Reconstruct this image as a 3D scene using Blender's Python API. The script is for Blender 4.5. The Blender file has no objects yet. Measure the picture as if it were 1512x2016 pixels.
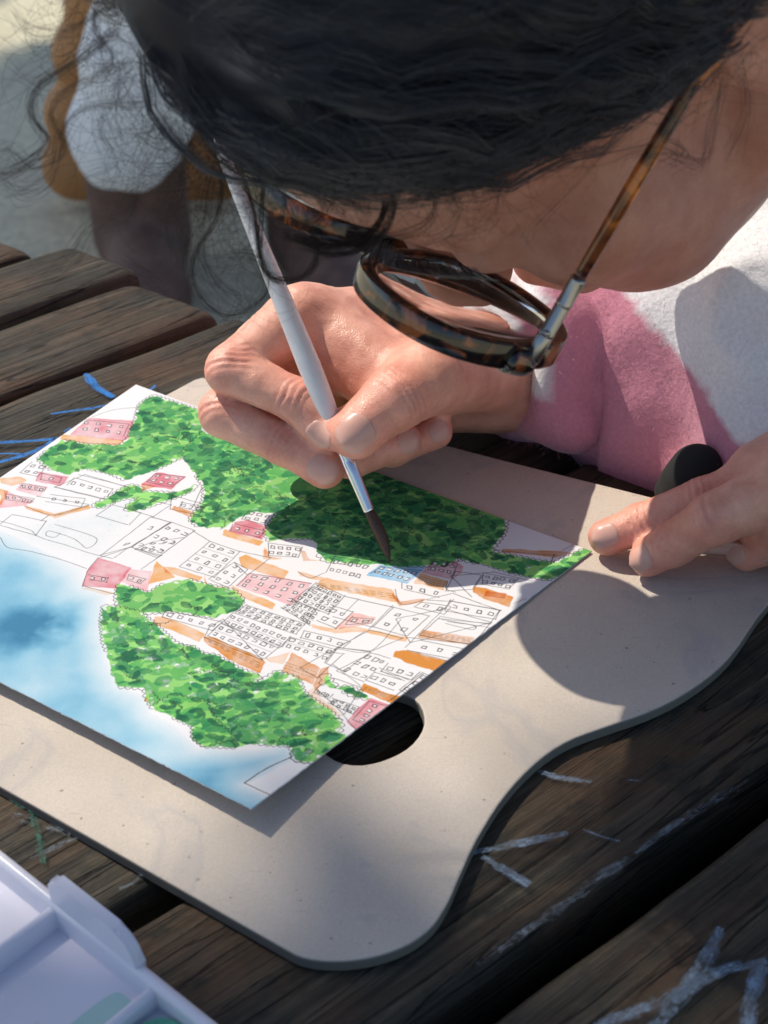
import bpy, bmesh, math, random
import numpy as np
from mathutils import Vector, Matrix
from mathutils.bvhtree import BVHTree

random.seed(7)
rng = np.random.default_rng(7)
S = bpy.context.scene
COL = S.collection

# ---------------------------------------------------------------- camera
CAM_Z = 0.31
PITCH = math.radians(35.0)
FPX = 3000.0                       # focal length in photograph pixels (1512 x 2016)
cam_data = bpy.data.cameras.new('camera')
cam = bpy.data.objects.new('camera', cam_data)
COL.objects.link(cam)
cam.location = (0, 0, CAM_Z)
cam.rotation_euler = (math.radians(90) - PITCH, 0, 0)
cam_data.sensor_fit = 'VERTICAL'
cam_data.sensor_height = 36.0
cam_data.lens = 36.0 * FPX / 2016.0
cam_data.clip_start = 0.01
cam_data.clip_end = 300.0
cam_data.dof.use_dof = True
cam_data.dof.focus_distance = 0.505
cam_data.dof.aperture_fstop = 21.0
S.camera = cam

# ---------------------------------------------------------------- sky and sun
SUN_EL = math.radians(50.0)
SHADOW_DIR = Vector((0.81, -0.586, 0.0)).normalized()      # where shadows fall on the table
to_sun = Vector((-SHADOW_DIR.x * math.cos(SUN_EL), -SHADOW_DIR.y * math.cos(SUN_EL), math.sin(SUN_EL)))
world = bpy.data.worlds.new('World')
S.world = world
world.use_nodes = True
wn = world.node_tree
wn.nodes.clear()
w_out = wn.nodes.new('ShaderNodeOutputWorld')
w_bg = wn.nodes.new('ShaderNodeBackground')
w_sky = wn.nodes.new('ShaderNodeTexSky')
w_sky.sky_type = 'NISHITA'
w_sky.sun_disc = False
w_sky.sun_elevation = SUN_EL
w_sky.sun_rotation = math.atan2(to_sun.x, to_sun.y)
w_bg.inputs['Strength'].default_value = 0.12
wn.links.new(w_sky.outputs[0], w_bg.inputs[0])
wn.links.new(w_bg.outputs[0], w_out.inputs[0])
sun_data = bpy.data.lights.new('sun', 'SUN')
sun = bpy.data.objects.new('sun', sun_data)
COL.objects.link(sun)
sun_data.energy = 4.0
sun_data.angle = math.radians(0.6)
sun_data.color = (1.0, 0.91, 0.78)
sun.rotation_euler = (-to_sun).to_track_quat('-Z', 'Y').to_euler()
S.view_settings.view_transform = 'Standard'
S.view_settings.look = 'None'
S.view_settings.exposure = 0.17
S.view_settings.gamma = 1.0
S.view_settings.use_curve_mapping = False

# ---------------------------------------------------------------- helpers: measuring
CX = Vector((1, 0, 0))
CU = Vector((0, math.sin(PITCH), math.cos(PITCH)))
CF = Vector((0, math.cos(PITCH), -math.sin(PITCH)))
CAMP = Vector((0, 0, CAM_Z))
def atd(px, py, d):
    """world point seen at photograph pixel (px,py), d metres in front of the camera"""
    return CAMP + CX * ((px - 756) / FPX * d) - CU * ((py - 1008) / FPX * d) + CF * d
def atz(px, py, z):
    """world point seen at photograph pixel (px,py) at height z over the table top"""
    r = CX * ((px - 756) / FPX) - CU * ((py - 1008) / FPX) + CF
    return CAMP + r * ((z - CAM_Z) / r.z)

# ---------------------------------------------------------------- helpers: objects
def prop(o, label=None, cat=None, group=None, kind=None):
    if label: o['label'] = label
    if cat: o['category'] = cat
    if group: o['group'] = group
    if kind: o['kind'] = kind
    return o
def link(o, parent=None):
    COL.objects.link(o)
    if parent:
        o.parent = parent
        o.matrix_parent_inverse = parent.matrix_basis.inverted()
    return o
def empty(name, loc):
    o = bpy.data.objects.new(name, None)
    o.location = loc
    o.empty_display_size = 0.02
    return link(o)
def mesh_np(name, V, Q, mat, parent=None, smooth=True, tris=None):
    """numpy vertices (n,3) and quads (m,4), with triangles if any, to a mesh object"""
    V = np.ascontiguousarray(V, dtype=np.float32); Q = np.ascontiguousarray(Q, dtype=np.int32)
    me = bpy.data.meshes.new(name)
    me.vertices.add(len(V)); me.vertices.foreach_set('co', V.ravel())
    k = Q.shape[1]; li = Q.ravel(); ls = np.arange(0, Q.size, k, dtype=np.int32)
    if tris is not None:
        T = np.ascontiguousarray(tris, dtype=np.int32)
        ls = np.concatenate([ls, Q.size + np.arange(0, T.size, 3, dtype=np.int32)]); li = np.concatenate([li, T.ravel()])
    me.loops.add(len(li)); me.loops.foreach_set('vertex_index', li)
    me.polygons.add(len(ls)); me.polygons.foreach_set('loop_start', ls)
    me.update(calc_edges=True); me.validate()
    me.polygons.foreach_set('use_smooth', np.full(len(me.polygons), smooth, dtype=bool))
    if mat: me.materials.append(mat)
    return link(bpy.data.objects.new(name, me), parent)
def mesh_py(name, V, F, mat, parent=None, smooth=False):
    me = bpy.data.meshes.new(name)
    me.from_pydata([tuple(v) for v in V], [], F)
    me.update()
    if smooth:
        for p in me.polygons: p.use_smooth = True
    if mat: me.materials.append(mat)
    return link(bpy.data.objects.new(name, me), parent)
def from_bm(name, bm, mat, parent=None, smooth=False):
    bmesh.ops.recalc_face_normals(bm, faces=bm.faces)
    me = bpy.data.meshes.new(name)
    bm.to_mesh(me); bm.free()
    if smooth:
        for p in me.polygons: p.use_smooth = True
    if mat: me.materials.append(mat)
    return link(bpy.data.objects.new(name, me), parent)
def color_attr(o, C):
    a = o.data.color_attributes.new('Col', 'FLOAT_COLOR', 'POINT')
    C4 = np.ones((len(C), 4), dtype=np.float32); C4[:, :3] = C
    a.data.foreach_set('color', C4.ravel())
def srgb(r, g, b):
    f = lambda c: (c / 255 / 12.92) if c / 255 <= 0.04045 else ((c / 255 + 0.055) / 1.055) ** 2.4
    return (f(r), f(g), f(b))
def prism(bm, pts, z0, z1, bevel=0.0):
    """closed polygon pts (x,y) extruded between z0 and z1"""
    lo = [bm.verts.new((p[0], p[1], z0)) for p in pts]
    hi = [bm.verts.new((p[0], p[1], z1)) for p in pts]
    n = len(pts)
    bm.faces.new(hi); bm.faces.new(lo[::-1])
    for i in range(n): bm.faces.new((lo[i], lo[(i + 1) % n], hi[(i + 1) % n], hi[i]))
def catmull(pts, n):
    P = np.array([tuple(p) for p in pts], float)
    P = np.vstack([2 * P[0] - P[1], P, 2 * P[-1] - P[-2]])
    out = []
    segs = len(P) - 3
    for t in np.linspace(0, segs - 1e-6, n):
        i = int(t); u = t - i
        a, b, c, d = P[i:i + 4]
        out.append(0.5 * ((2 * b) + (c - a) * u + (2 * a - 5 * b + 4 * c - d) * u * u + (3 * b - a - 3 * c + d) * u ** 3))
    return np.array(out)
def tubes_np(P, rad, sides=3):
    """P (n,k,3) polylines -> tube vertices and quads; rad (n,k)"""
    n, k, _ = P.shape
    T = np.gradient(P, axis=1); T /= np.linalg.norm(T, axis=2, keepdims=True) + 1e-12
    ref = np.tile(np.array([0.31, 0.52, 0.79]), (n, k, 1))
    A = np.cross(T, ref); A /= np.linalg.norm(A, axis=2, keepdims=True) + 1e-9
    B = np.cross(T, A)
    V = np.empty((n, k, sides, 3))
    for s in range(sides):
        a = 2 * math.pi * s / sides
        V[:, :, s] = P + (A * math.cos(a) + B * math.sin(a)) * rad[..., None]
    idx = np.arange(n * k * sides).reshape(n, k, sides)
    Q = []
    for s in range(sides):
        s2 = (s + 1) % sides
        Q.append(np.stack([idx[:, :-1, s], idx[:, :-1, s2], idx[:, 1:, s2], idx[:, 1:, s]], -1).reshape(-1, 4))
    return V.reshape(-1, 3), np.concatenate(Q)
def tube(name, pts, radii, mat, parent=None, sides=12, caps=True):
    P = np.array([[tuple(p) for p in pts]], float); R = np.array([radii], float)
    V, Q = tubes_np(P, R, sides)
    F = [tuple(q) for q in Q]
    if caps:
        k = len(pts)
        F.append(tuple(range(sides - 1, -1, -1))); F.append(tuple(range((k - 1) * sides, k * sides)))
    o = mesh_py(name, V, F, mat, parent, True)
    return o

# ---------------------------------------------------------------- helpers: noise
def vnoise(h, w, cy, cx, seed):
    r = np.random.default_rng(seed)
    gy, gx = int(h / cy) + 3, int(w / cx) + 3
    g = r.random((gy, gx))
    y = np.arange(h) / cy; x = np.arange(w) / cx
    y0 = y.astype(int); x0 = x.astype(int)
    fy = (y - y0)[:, None]; fx = (x - x0)[None]
    fy = fy * fy * (3 - 2 * fy); fx = fx * fx * (3 - 2 * fx)
    a = g[y0][:, x0]; b = g[y0][:, x0 + 1]; c = g[y0 + 1][:, x0]; d = g[y0 + 1][:, x0 + 1]
    return (a * (1 - fx) + b * fx) * (1 - fy) + (c * (1 - fx) + d * fx) * fy
def fbm(h, w, c, seed, oct=4):
    o = np.zeros((h, w)); amp = 0.5; tot = 0
    for i in range(oct):
        o += amp * vnoise(h, w, max(c, 1.5), max(c, 1.5), seed + i * 17); tot += amp
        c /= 2; amp *= 0.5
    return o / tot
def noise3(P, cell, seed):
    """value noise at points (n,3), in -1..1"""
    r = np.random.default_rng(seed); tab = r.random(4096)
    q = np.asarray(P) / cell; i = np.floor(q).astype(np.int64); f = q - i; f = f * f * (3 - 2 * f)
    out = 0
    for dx in (0, 1):
        for dy in (0, 1):
            for dz in (0, 1):
                hsh = ((i[..., 0] + dx) * 73856093 ^ (i[..., 1] + dy) * 19349663 ^ (i[..., 2] + dz) * 83492791) & 4095
                wgt = (f[..., 0] if dx else 1 - f[..., 0]) * (f[..., 1] if dy else 1 - f[..., 1]) * (f[..., 2] if dz else 1 - f[..., 2])
                out = out + tab[hsh] * wgt
    return out * 2 - 1

# ---------------------------------------------------------------- helpers: soft solids
class Field:
    """signed distance on a grid; solids melt into each other; lengths in metres"""
    def __init__(s, lo, hi, res):
        s.lo = np.array(lo, float); s.res = res
        s.n = np.ceil((np.array(hi, float) - s.lo) / res).astype(int) + 1
        s.D = np.full(s.n, 0.05, dtype=np.float32)
    def box(s, lo, hi):
        a = np.clip(np.floor((lo - s.lo) / s.res).astype(int), 0, s.n); b = np.clip(np.ceil((hi - s.lo) / s.res).astype(int) + 1, 0, s.n)
        sl = tuple(slice(x, y) for x, y in zip(a, b))
        if any(y <= x for x, y in zip(a, b)): return None, None
        g = np.meshgrid(*[s.lo[i] + s.res * np.arange(a[i], b[i]) for i in range(3)], indexing='ij')
        return sl, np.stack(g, -1).astype(np.float32)
    def mix(s, sl, d, k):
        a = s.D[sl]
        if k <= 0: s.D[sl] = np.minimum(a, d)
        else:
            h = np.clip(0.5 + 0.5 * (a - d) / k, 0, 1)
            s.D[sl] = a * (1 - h) + d * h - k * h * (1 - h)
    def cone(s, a, b, ra, rb, k=0.003):
        a = np.array(tuple(a), np.float32); b = np.array(tuple(b), np.float32); m = max(ra, rb) + k * 1.5 + 0.004
        sl, P = s.box(np.minimum(a, b) - m, np.maximum(a, b) + m)
        if sl is None: return
        ab = b - a
        t = np.clip(((P - a) @ ab) / (ab @ ab + 1e-12), 0, 1)
        d = np.linalg.norm(P - (a + t[..., None] * ab), axis=-1) - (ra + (rb - ra) * t)
        s.mix(sl, d, k)
    def ell(s, c, r, k=0.004, axes=None, cut=False):
        c = np.array(tuple(c), np.float32); r = np.array(r, np.float32); m = r.max() + k * 1.5 + 0.004
        sl, P = s.box(c - m, c + m)
        if sl is None: return
        p = P - c
        if axes is not None: p = p @ np.array([tuple(x) for x in axes], np.float32).T
        k0 = np.linalg.norm(p / r, axis=-1); k1 = np.linalg.norm(p / (r * r), axis=-1)
        d = k0 * (k0 - 1) / (k1 + 1e-9)
        if cut:
            A = s.D[sl]; d = -d
            h = np.clip(0.5 - 0.5 * (A - d) / k, 0, 1)
            s.D[sl] = A * (1 - h) + d * h + k * h * (1 - h)
        else: s.mix(sl, d, k)
    def chain(s, pts, rad, k=0.003):
        """its own field first, so that a finger melts only into itself"""
        f = Field.__new__(Field); f.lo = s.lo; f.res = s.res; f.n = s.n; f.D = np.full(s.n, 0.05, dtype=np.float32)
        for i in range(len(pts) - 1): f.cone(pts[i], pts[i + 1], rad[i], rad[i + 1], k)
        return f
    def join(s, f, k):
        s.mix(tuple(slice(None) for _ in range(3)), f.D, k)
    def mesh(s, smooth=2):
        D = s.D; ins = D < 0
        n = s.n - 1
        c = np.zeros(n, np.int8)
        for o in np.ndindex(2, 2, 2): c += ins[o[0]:o[0] + n[0], o[1]:o[1] + n[1], o[2]:o[2] + n[2]]
        I = np.argwhere((c > 0) & (c < 8))
        idx = np.full(n, -1, np.int64); idx[tuple(I.T)] = np.arange(len(I))
        acc = np.zeros((len(I), 3)); cnt = np.zeros(len(I))
        cor = [np.array(o) for o in np.ndindex(2, 2, 2)]
        for a in cor:
            for ax in range(3):
                if a[ax]: continue
                b = a.copy(); b[ax] = 1
                va = D[tuple((I + a).T)]; vb = D[tuple((I + b).T)]
                x = (va < 0) != (vb < 0)
                t = np.where(x, va / np.where(x, va - vb, 1), 0)
                acc += np.where(x[:, None], a + (b - a) * t[:, None], 0); cnt += x
        V = s.lo + s.res * (I + acc / cnt[:, None])
        Q = []
        for ax in range(3):
            sl0 = [slice(None)] * 3; sl1 = [slice(None)] * 3
            sl0[ax] = slice(0, -1); sl1[ax] = slice(1, None)
            ch = ins[tuple(sl0)] != ins[tuple(sl1)]
            E = np.argwhere(ch)
            o1, o2 = [(1, 2), (2, 0), (0, 1)][ax]
            E = E[(E[:, o1] > 0) & (E[:, o2] > 0) & (E[:, o1] < n[o1]) & (E[:, o2] < n[o2])]
            def cell(d1, d2):
                e = E.copy(); e[:, o1] -= d1; e[:, o2] -= d2
                return idx[tuple(e.T)]
            q = np.stack([cell(1, 1), cell(0, 1), cell(0, 0), cell(1, 0)], -1)
            fl = ~ins[tuple(E.T)]
            q[fl] = q[fl][:, ::-1]
            Q.append(q)
        Q = np.concatenate(Q); Q = Q[(Q >= 0).all(1)]
        for _ in range(smooth):
            A = np.zeros_like(V); N = np.zeros(len(V))
            for i in range(4):
                for j in (1, 3):
                    np.add.at(A, Q[:, i], V[Q[:, (i + j) % 4]]); np.add.at(N, Q[:, i], 1)
            V = 0.5 * V + 0.5 * A / np.maximum(N, 1)[:, None]
        return V, Q
def vnormals(V, Q):
    n = np.cross(V[Q[:, 2]] - V[Q[:, 0]], V[Q[:, 3]] - V[Q[:, 1]])
    N = np.zeros_like(V)
    for i in range(4): np.add.at(N, Q[:, i], n)
    return N / (np.linalg.norm(N, axis=1, keepdims=True) + 1e-12)

# ---------------------------------------------------------------- materials
def mat_new(name):
    m = bpy.data.materials.new(name); m.use_nodes = True
    nt = m.node_tree
    return m, nt, nt.nodes['Principled BSDF']
def node(nt, typ, **kw):
    n = nt.nodes.new(typ)
    for k, v in kw.items():
        if k in n.inputs: n.inputs[k].default_value = v
        else: setattr(n, k, v)
    return n
def ramp(nt, fac, stops):
    r = nt.nodes.new('ShaderNodeValToRGB')
    e = r.color_ramp.elements
    while len(e) < len(stops): e.new(0.5)
    for i, (p, c) in enumerate(stops):
        e[i].position = p; e[i].color = (*c[:3], 1)
    nt.links.new(fac, r.inputs[0])
    return r.outputs[0]
def mixc(nt, a, b, fac, mode='MIX'):
    n = nt.nodes.new('ShaderNodeMix'); n.data_type = 'RGBA'; n.blend_type = mode
    for sock, v in ((n.inputs[0], fac), (n.inputs[6], a), (n.inputs[7], b)):
        if hasattr(v, 'is_output'): nt.links.new(v, sock)
        elif isinstance(v, (int, float)): sock.default_value = v
        else: sock.default_value = (*v[:3], 1)
    return n.outputs[2]
def coords(nt, scale=(1, 1, 1), rot=(0, 0, 0), obj=True):
    tc = nt.nodes.new('ShaderNodeTexCoord'); mp = nt.nodes.new('ShaderNodeMapping')
    mp.inputs['Scale'].default_value = scale; mp.inputs['Rotation'].default_value = rot
    nt.links.new(tc.outputs['Object' if obj else 'Generated'], mp.inputs[0])
    return mp.outputs[0]
def noise(nt, vec, scale, detail=5, rough=0.6, dist=0.0):
    n = nt.nodes.new('ShaderNodeTexNoise')
    n.inputs['Scale'].default_value = scale; n.inputs['Detail'].default_value = detail
    n.inputs['Roughness'].default_value = rough; n.inputs['Distortion'].default_value = dist
    if vec: nt.links.new(vec, n.inputs['Vector'])
    return n.outputs['Fac']
def bump(nt, bsdf, h, dist, strength=1.0, prev=None):
    b = nt.nodes.new('ShaderNodeBump'); b.inputs['Distance'].default_value = dist; b.inputs['Strength'].default_value = strength
    nt.links.new(h, b.inputs['Height'])
    if prev: nt.links.new(prev, b.inputs['Normal'])
    if bsdf: nt.links.new(b.outputs[0], bsdf.inputs['Normal'])
    return b.outputs[0]
def simple(name, col, rough=0.5, **kw):
    m, nt, b = mat_new(name)
    b.inputs['Base Color'].default_value = (*col[:3], 1); b.inputs['Roughness'].default_value = rough
    for k, v in kw.items(): b.inputs[k.replace('_', ' ')].default_value = v
    return m

# ================================================================ setting: ground
m, nt, b = mat_new('ground_paving')
v = coords(nt)
n1 = noise(nt, v, 1.3, 4); n2 = noise(nt, v, 60, 4); n3 = noise(nt, v, 9, 5)
c = ramp(nt, n1, [(0.3, (0.58, 0.55, 0.40)), (0.7, (0.74, 0.68, 0.49))])
c = mixc(nt, c, ramp(nt, n2, [(0.35, (0.55, 0.55, 0.55)), (0.7, (1.25, 1.25, 1.2))]), 0.6, 'MULTIPLY')
c = mixc(nt, c, (0.42, 0.36, 0.27), ramp(nt, n3, [(0.55, (0, 0, 0)), (0.75, (0.6, 0.6, 0.6))]))
nt.links.new(c, b.inputs['Base Color']); b.inputs['Roughness'].default_value = 0.9
bump(nt, b, n2, 0.004, 0.6)
M_GROUND = m
GZ = -0.75
gr = mesh_py('ground', [(-150, -150, GZ), (150, -150, GZ), (150, 150, GZ), (-150, 150, GZ)], [(0, 1, 2, 3)], M_GROUND)
prop(gr, kind='structure')

# ================================================================ table
def wood_material():
    m, nt, b = mat_new('weathered_wood')
    tc = nt.nodes.new('ShaderNodeTexCoord'); oi = nt.nodes.new('ShaderNodeObjectInfo')
    sc = nt.nodes.new('ShaderNodeVectorMath'); sc.operation = 'MULTIPLY_ADD'
    cm = nt.nodes.new('ShaderNodeCombineXYZ')
    for i in range(3): nt.links.new(oi.outputs['Random'], cm.inputs[i])
    nt.links.new(cm.outputs[0], sc.inputs[0]); sc.inputs[1].default_value = (7.1, 3.3, 5.7)
    nt.links.new(tc.outputs['Object'], sc.inputs[2])
    def mapped(s):
        mp = nt.nodes.new('ShaderNodeMapping'); mp.inputs['Scale'].default_value = s
        nt.links.new(sc.outputs[0], mp.inputs[0]); return mp.outputs[0]
    grain = noise(nt, mapped((7, 260, 120)), 1.0, 6, 0.65, 0.4)
    fine = noise(nt, mapped((40, 1400, 600)), 1.0, 4, 0.7)
    broad = noise(nt, mapped((9, 26, 20)), 1.0, 4, 0.6, 0.6)
    blot = noise(nt, mapped((55, 75, 60)), 1.0, 5, 0.7)
    crk = noise(nt, mapped((5, 120, 60)), 1.0, 3, 0.55, 0.8)
    c = ramp(nt, grain, [(0.25, (0.012, 0.010, 0.008)), (0.47, (0.042, 0.036, 0.025)), (0.62, (0.085, 0.070, 0.048)), (0.8, (0.16, 0.135, 0.10))])
    c = mixc(nt, c, (0.14, 0.066, 0.029), ramp(nt, broad, [(0.46, (0, 0, 0)), (0.72, (0.70, 0.70, 0.70))]))
    c = mixc(nt, c, (0.02, 0.023, 0.018), ramp(nt, blot, [(0.5, (0, 0, 0)), (0.7, (0.85, 0.85, 0.85))]))
    c = mixc(nt, c, (0.20, 0.185, 0.16), ramp(nt, fine, [(0.62, (0, 0, 0)), (0.8, (0.55, 0.55, 0.55))]))
    ck = ramp(nt, crk, [(0.485, (1, 1, 1)), (0.497, (0.05, 0.05, 0.05)), (0.503, (0.05, 0.05, 0.05)), (0.515, (1, 1, 1))])
    c = mixc(nt, c, ck, 0.85, 'MULTIPLY')
    nt.links.new(c, b.inputs['Base Color'])
    r = ramp(nt, blot, [(0.3, (0.5, 0.5, 0.5)), (0.7, (0.8, 0.8, 0.8))]); nt.links.new(r, b.inputs['Roughness'])
    b.inputs['Specular IOR Level'].default_value = 0.35
    kn = nt.nodes.new('ShaderNodeTexVoronoi'); kn.inputs['Scale'].default_value = 1.0; nt.links.new(mapped((6, 16, 10)), kn.inputs['Vector'])
    c2 = mixc(nt, c, (0.012, 0.008, 0.006), ramp(nt, kn.outputs['Distance'], [(0.06, (0.9, 0.9, 0.9)), (0.13, (0, 0, 0))]))
    nt.links.new(c2, b.inputs['Base Color'])
    n = bump(nt, None, ck, 0.0016, 0.9)
    n = bump(nt, None, grain, 0.0024, 0.9, n)
    bump(nt, b, fine, 0.0009, 0.8, n)
    return m
M_WOOD = wood_material()
PA = math.radians(41.0)                          # direction the planks run
PD = Vector((math.cos(PA), math.sin(PA), 0)); PN = Vector((-math.sin(PA), math.cos(PA), 0))
table = empty('picnic_table', (PD * 0.0 + PN * 0.33 + Vector((0, 0, GZ))))
prop(table, 'dark weathered wooden plank table scribbled with blue chalk', 'table')
def plank(n0, n1, send, seed, z=0.0):
    r = np.random.default_rng(seed)
    w = n1 - n0; L = 1.15; T = 0.036; rd = 0.0045
    prof = [(-w / 2, -T), (-w / 2 - 0.0002, -T * 0.5), (-w / 2, -rd)]
    for a in (30, 60): prof.append((-w / 2 + rd * (1 - math.cos(math.radians(a))), -rd + rd * math.sin(math.radians(a))))
    ys = np.linspace(-w / 2 + rd, w / 2 - rd, 13)
    prof += [(y, 0.0) for y in ys]
    for a in (60, 30): prof.append((w / 2 - rd * (1 - math.cos(math.radians(a))), -rd + rd * math.sin(math.radians(a))))
    prof += [(w / 2, -rd), (w / 2 + 0.0002, -T * 0.5), (w / 2, -T)]
    prof = np.array(prof); k = len(prof)
    xs = np.concatenate([np.linspace(-L, -0.012, 130), [-0.0075, -0.005, -0.003, -0.0014, -0.0004, 0.0]])
    V = []
    e0 = fbm(1, len(xs), 9, seed, 4)[0]; e1 = fbm(1, len(xs), 7, seed + 5, 4)[0]; tz = fbm(len(xs), k, 6, seed + 9, 4)
    skew = 0.19 + r.uniform(-0.03, 0.03)
    for i, x in enumerate(xs):
        q = max(0.0, 1 + x / 0.007) if x > -0.007 else 0.0
        drop = 0.0045 * (1 - math.sqrt(max(0, 1 - q * q)))
        for j, (y, zz) in enumerate(prof):
            yy = y + (0.003 * (e0[i] - 0.5) if y < 0 else 0.003 * (e1[i] - 0.5)) * (1 if abs(y) > w / 2 - 0.008 else 0.2)
            zt = zz + (0.0016 * (tz[i, j] - 0.5) - drop if zz > -T * 0.4 else 0)
            V.append((x - skew * yy, yy, zt))
    V = np.array(V); n = len(xs)
    idx = np.arange(n * k).reshape(n, k)
    Q = np.stack([idx[:-1, :-1], idx[1:, :-1], idx[1:, 1:], idx[:-1, 1:]], -1).reshape(-1, 4)
    Q2 = np.stack([idx[:-1, -1], idx[1:, -1], idx[1:, 0], idx[:-1, 0]], -1)
    F = [tuple(q) for q in np.concatenate([Q, Q2])] + [tuple(idx[-1][::-1]), tuple(idx[0])]
    o = mesh_py('plank', V, F, M_WOOD, None, True)
    mid = (n0 + n1) / 2
    o.matrix_basis = Matrix.Translation(PD * send + PN * mid + Vector((0, 0, z))) @ Matrix.Rotation(PA, 4, 'Z')
    o.parent = table; o.matrix_parent_inverse = table.matrix_basis.inverted()
    o.data.shade_smooth() if hasattr(o.data, 'shade_smooth') else None
    return o
for i, (a, bb) in enumerate([(-0.02, 0.062), (0.070, 0.1565), (0.1690, 0.2375), (0.2455, 0.311), (0.3175, 0.402), (0.407, 0.4905), (0.4985, 0.5485), (0.555, 0.598), (0.606, 0.690)]):
    mid = (a + bb) / 2
    plank(a, bb, 0.321 + 0.19 * (0.597 - mid) + [0, 0, 0, -.004, .003, 0, -.003, 0.004, -.012][i], 40 + i, [0, -.001, 0, .0003, -.0005, 0, -.0008, .0005, -.001][i])
for q in (0.161, 0.32, 0.50):                    # boards added below the joints to hide lit ground and keep gaps dark
    bm = bmesh.new(); hn = PN * 0.035
    prism(bm, [PD * -.75 + PN * q - hn, PD * .385 + PN * q - hn, PD * .385 + PN * q + hn, PD * -.75 + PN * q + hn], -0.075, -0.0375)
    from_bm('gap_blocker', bm, M_WOOD, table)
for s in (0.15, -0.55):                          # the trestle under the planks
    bm = bmesh.new()
    p0 = PD * s + PN * 0.05; p1 = PD * s + PN * 0.55
    hw = PD * 0.03
    prism(bm, [p0 - hw, p0 + hw, p1 + hw, p1 - hw], -0.15, -0.076)
    from_bm('crossbeam', bm, M_WOOD, table)
    for q in (0.09, 0.51):
        bm = bmesh.new(); c0 = PD * s + PN * q; hn = PN * 0.04
        prism(bm, [c0 - hw - hn, c0 + hw - hn, c0 + hw + hn, c0 - hw + hn], GZ, -0.15)
        from_bm('leg', bm, M_WOOD, table)

def chalk_material(name, col, dens):
    """dry strokes: broken along the stroke, worn thin at the sides"""
    m, nt, b = mat_new(name)
    vc = nt.nodes.new('ShaderNodeVertexColor'); vc.layer_name = 'Col'
    mp = nt.nodes.new('ShaderNodeMapping'); mp.inputs['Scale'].default_value = (260, 3.2, 1); nt.links.new(vc.outputs[0], mp.inputs[0])
    n1 = noise(nt, mp.outputs[0], 1.0, 4, 0.7); n2 = noise(nt, coords(nt), 900, 4, 0.7); n3 = noise(nt, coords(nt), 90, 3)
    sp = nt.nodes.new('ShaderNodeSeparateColor'); nt.links.new(vc.outputs[0], sp.inputs[0])
    def math_(op, a, c):
        q = nt.nodes.new('ShaderNodeMath'); q.operation = op
        for s_, v_ in ((q.inputs[0], a), (q.inputs[1], c)):
            if hasattr(v_, 'is_output'): nt.links.new(v_, s_)
            else: s_.default_value = v_
        return q.outputs[0]
    e = math_('POWER', math_('ABSOLUTE', sp.outputs[1], 0), 2.5)
    tot = math_('ADD', math_('ADD', math_('MULTIPLY', n1, .5), math_('MULTIPLY', n2, .4)), math_('MULTIPLY', n3, .35))
    tot = math_('SUBTRACT', math_('ADD', tot, dens), math_('MULTIPLY', e, .45))
    a = ramp(nt, tot, [(0.52, (0, 0, 0)), (0.80, (0.85, 0.85, 0.85))])
    b.inputs['Base Color'].default_value = (*col, 1); b.inputs['Roughness'].default_value = 0.95
    nt.links.new(a, b.inputs['Alpha'])
    return m
M_CHALK_B = chalk_material('blue_chalk', (0.03, 0.22, 0.62), 0.12)
M_CHALK_P = chalk_material('pale_chalk', (0.26, 0.36, 0.48), 0.02)
M_CHALK_F = chalk_material('smeared_chalk', (0.26, 0.31, 0.37), -0.06)
M_CHALK_G = chalk_material('green_paint_smear', (0.05, 0.20, 0.15), -0.02)
def chalk(pts, wpx, mat, z=0.0016):
    P = catmull([atz(x, y, z) for x, y in pts], 16)
    w = wpx / FPX * 0.5
    T = np.gradient(P, axis=0); T /= np.linalg.norm(T, axis=1, keepdims=True)
    Nn = np.stack([-T[:, 1], T[:, 0], T[:, 2] * 0], -1)
    ww = w / 2 * (1 + 0.35 * (fbm(1, 16, 4, abs(int(pts[0][0])) + 3)[0] - 0.5) * 2) * np.sin(np.linspace(0.35, math.pi - 0.35, 16)) ** 0.4
    V = np.concatenate([P + Nn * ww[:, None], P - Nn * ww[:, None]])
    V[:, 2] = z
    V = np.concatenate([P + Nn * ww[:, None], P, P - Nn * ww[:, None]]); V[:, 2] = z
    o = mesh_py('chalk_mark', V, [(r_ * 16 + i, r_ * 16 + i + 1, r_ * 16 + 17 + i, r_ * 16 + 16 + i) for r_ in (0, 1) for i in range(15)], mat, table)
    sl = np.concatenate([[0], np.cumsum(np.linalg.norm(np.diff(P, axis=0), axis=1))]) + abs(pts[0][0]) * .001
    color_attr(o, np.stack([np.tile(sl, 3), np.repeat([1.0, 0.0, 1.0], 16), np.repeat([1.0, 0.5, 0.0], 16)], -1))
for pts, w in [([(168, 735), (190, 762), (224, 782)], 32), ([(100, 815), (160, 806), (186, 804)], 17), ([(180, 803), (215, 797), (244, 792)], 11), ([(-20, 872), (60, 868), (125, 862)], 20),
               ([(-10, 912), (40, 898), (75, 885), (110, 862)], 20), ([(286, 772), (300, 764), (306, 758)], 13), ([(125, 850), (140, 842)], 9), ([(-10, 893), (30, 893), (50, 896)], 9)]:
    chalk(pts, w, M_CHALK_B)
for pts, w in [([(915, 1682), (1010, 1662), (1118, 1640)], 30), ([(950, 1685), (990, 1710), (1042, 1742)], 34), ([(1060, 1518), (1100, 1530), (1165, 1540)], 22), ([(1148, 1632), (1180, 1645), (1222, 1657)], 8),
               ([(1420, 1826), (1390, 1890), (1340, 1960), (1270, 2040)], 46), ([(1170, 2020), (1300, 1972), (1420, 1910), (1510, 1892)], 40), ([(1500, 1900), (1480, 1960), (1470, 2040)], 46), ([(1235, 1535), (1262, 1537)], 6)]:
    chalk(pts, w, M_CHALK_P)
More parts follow.
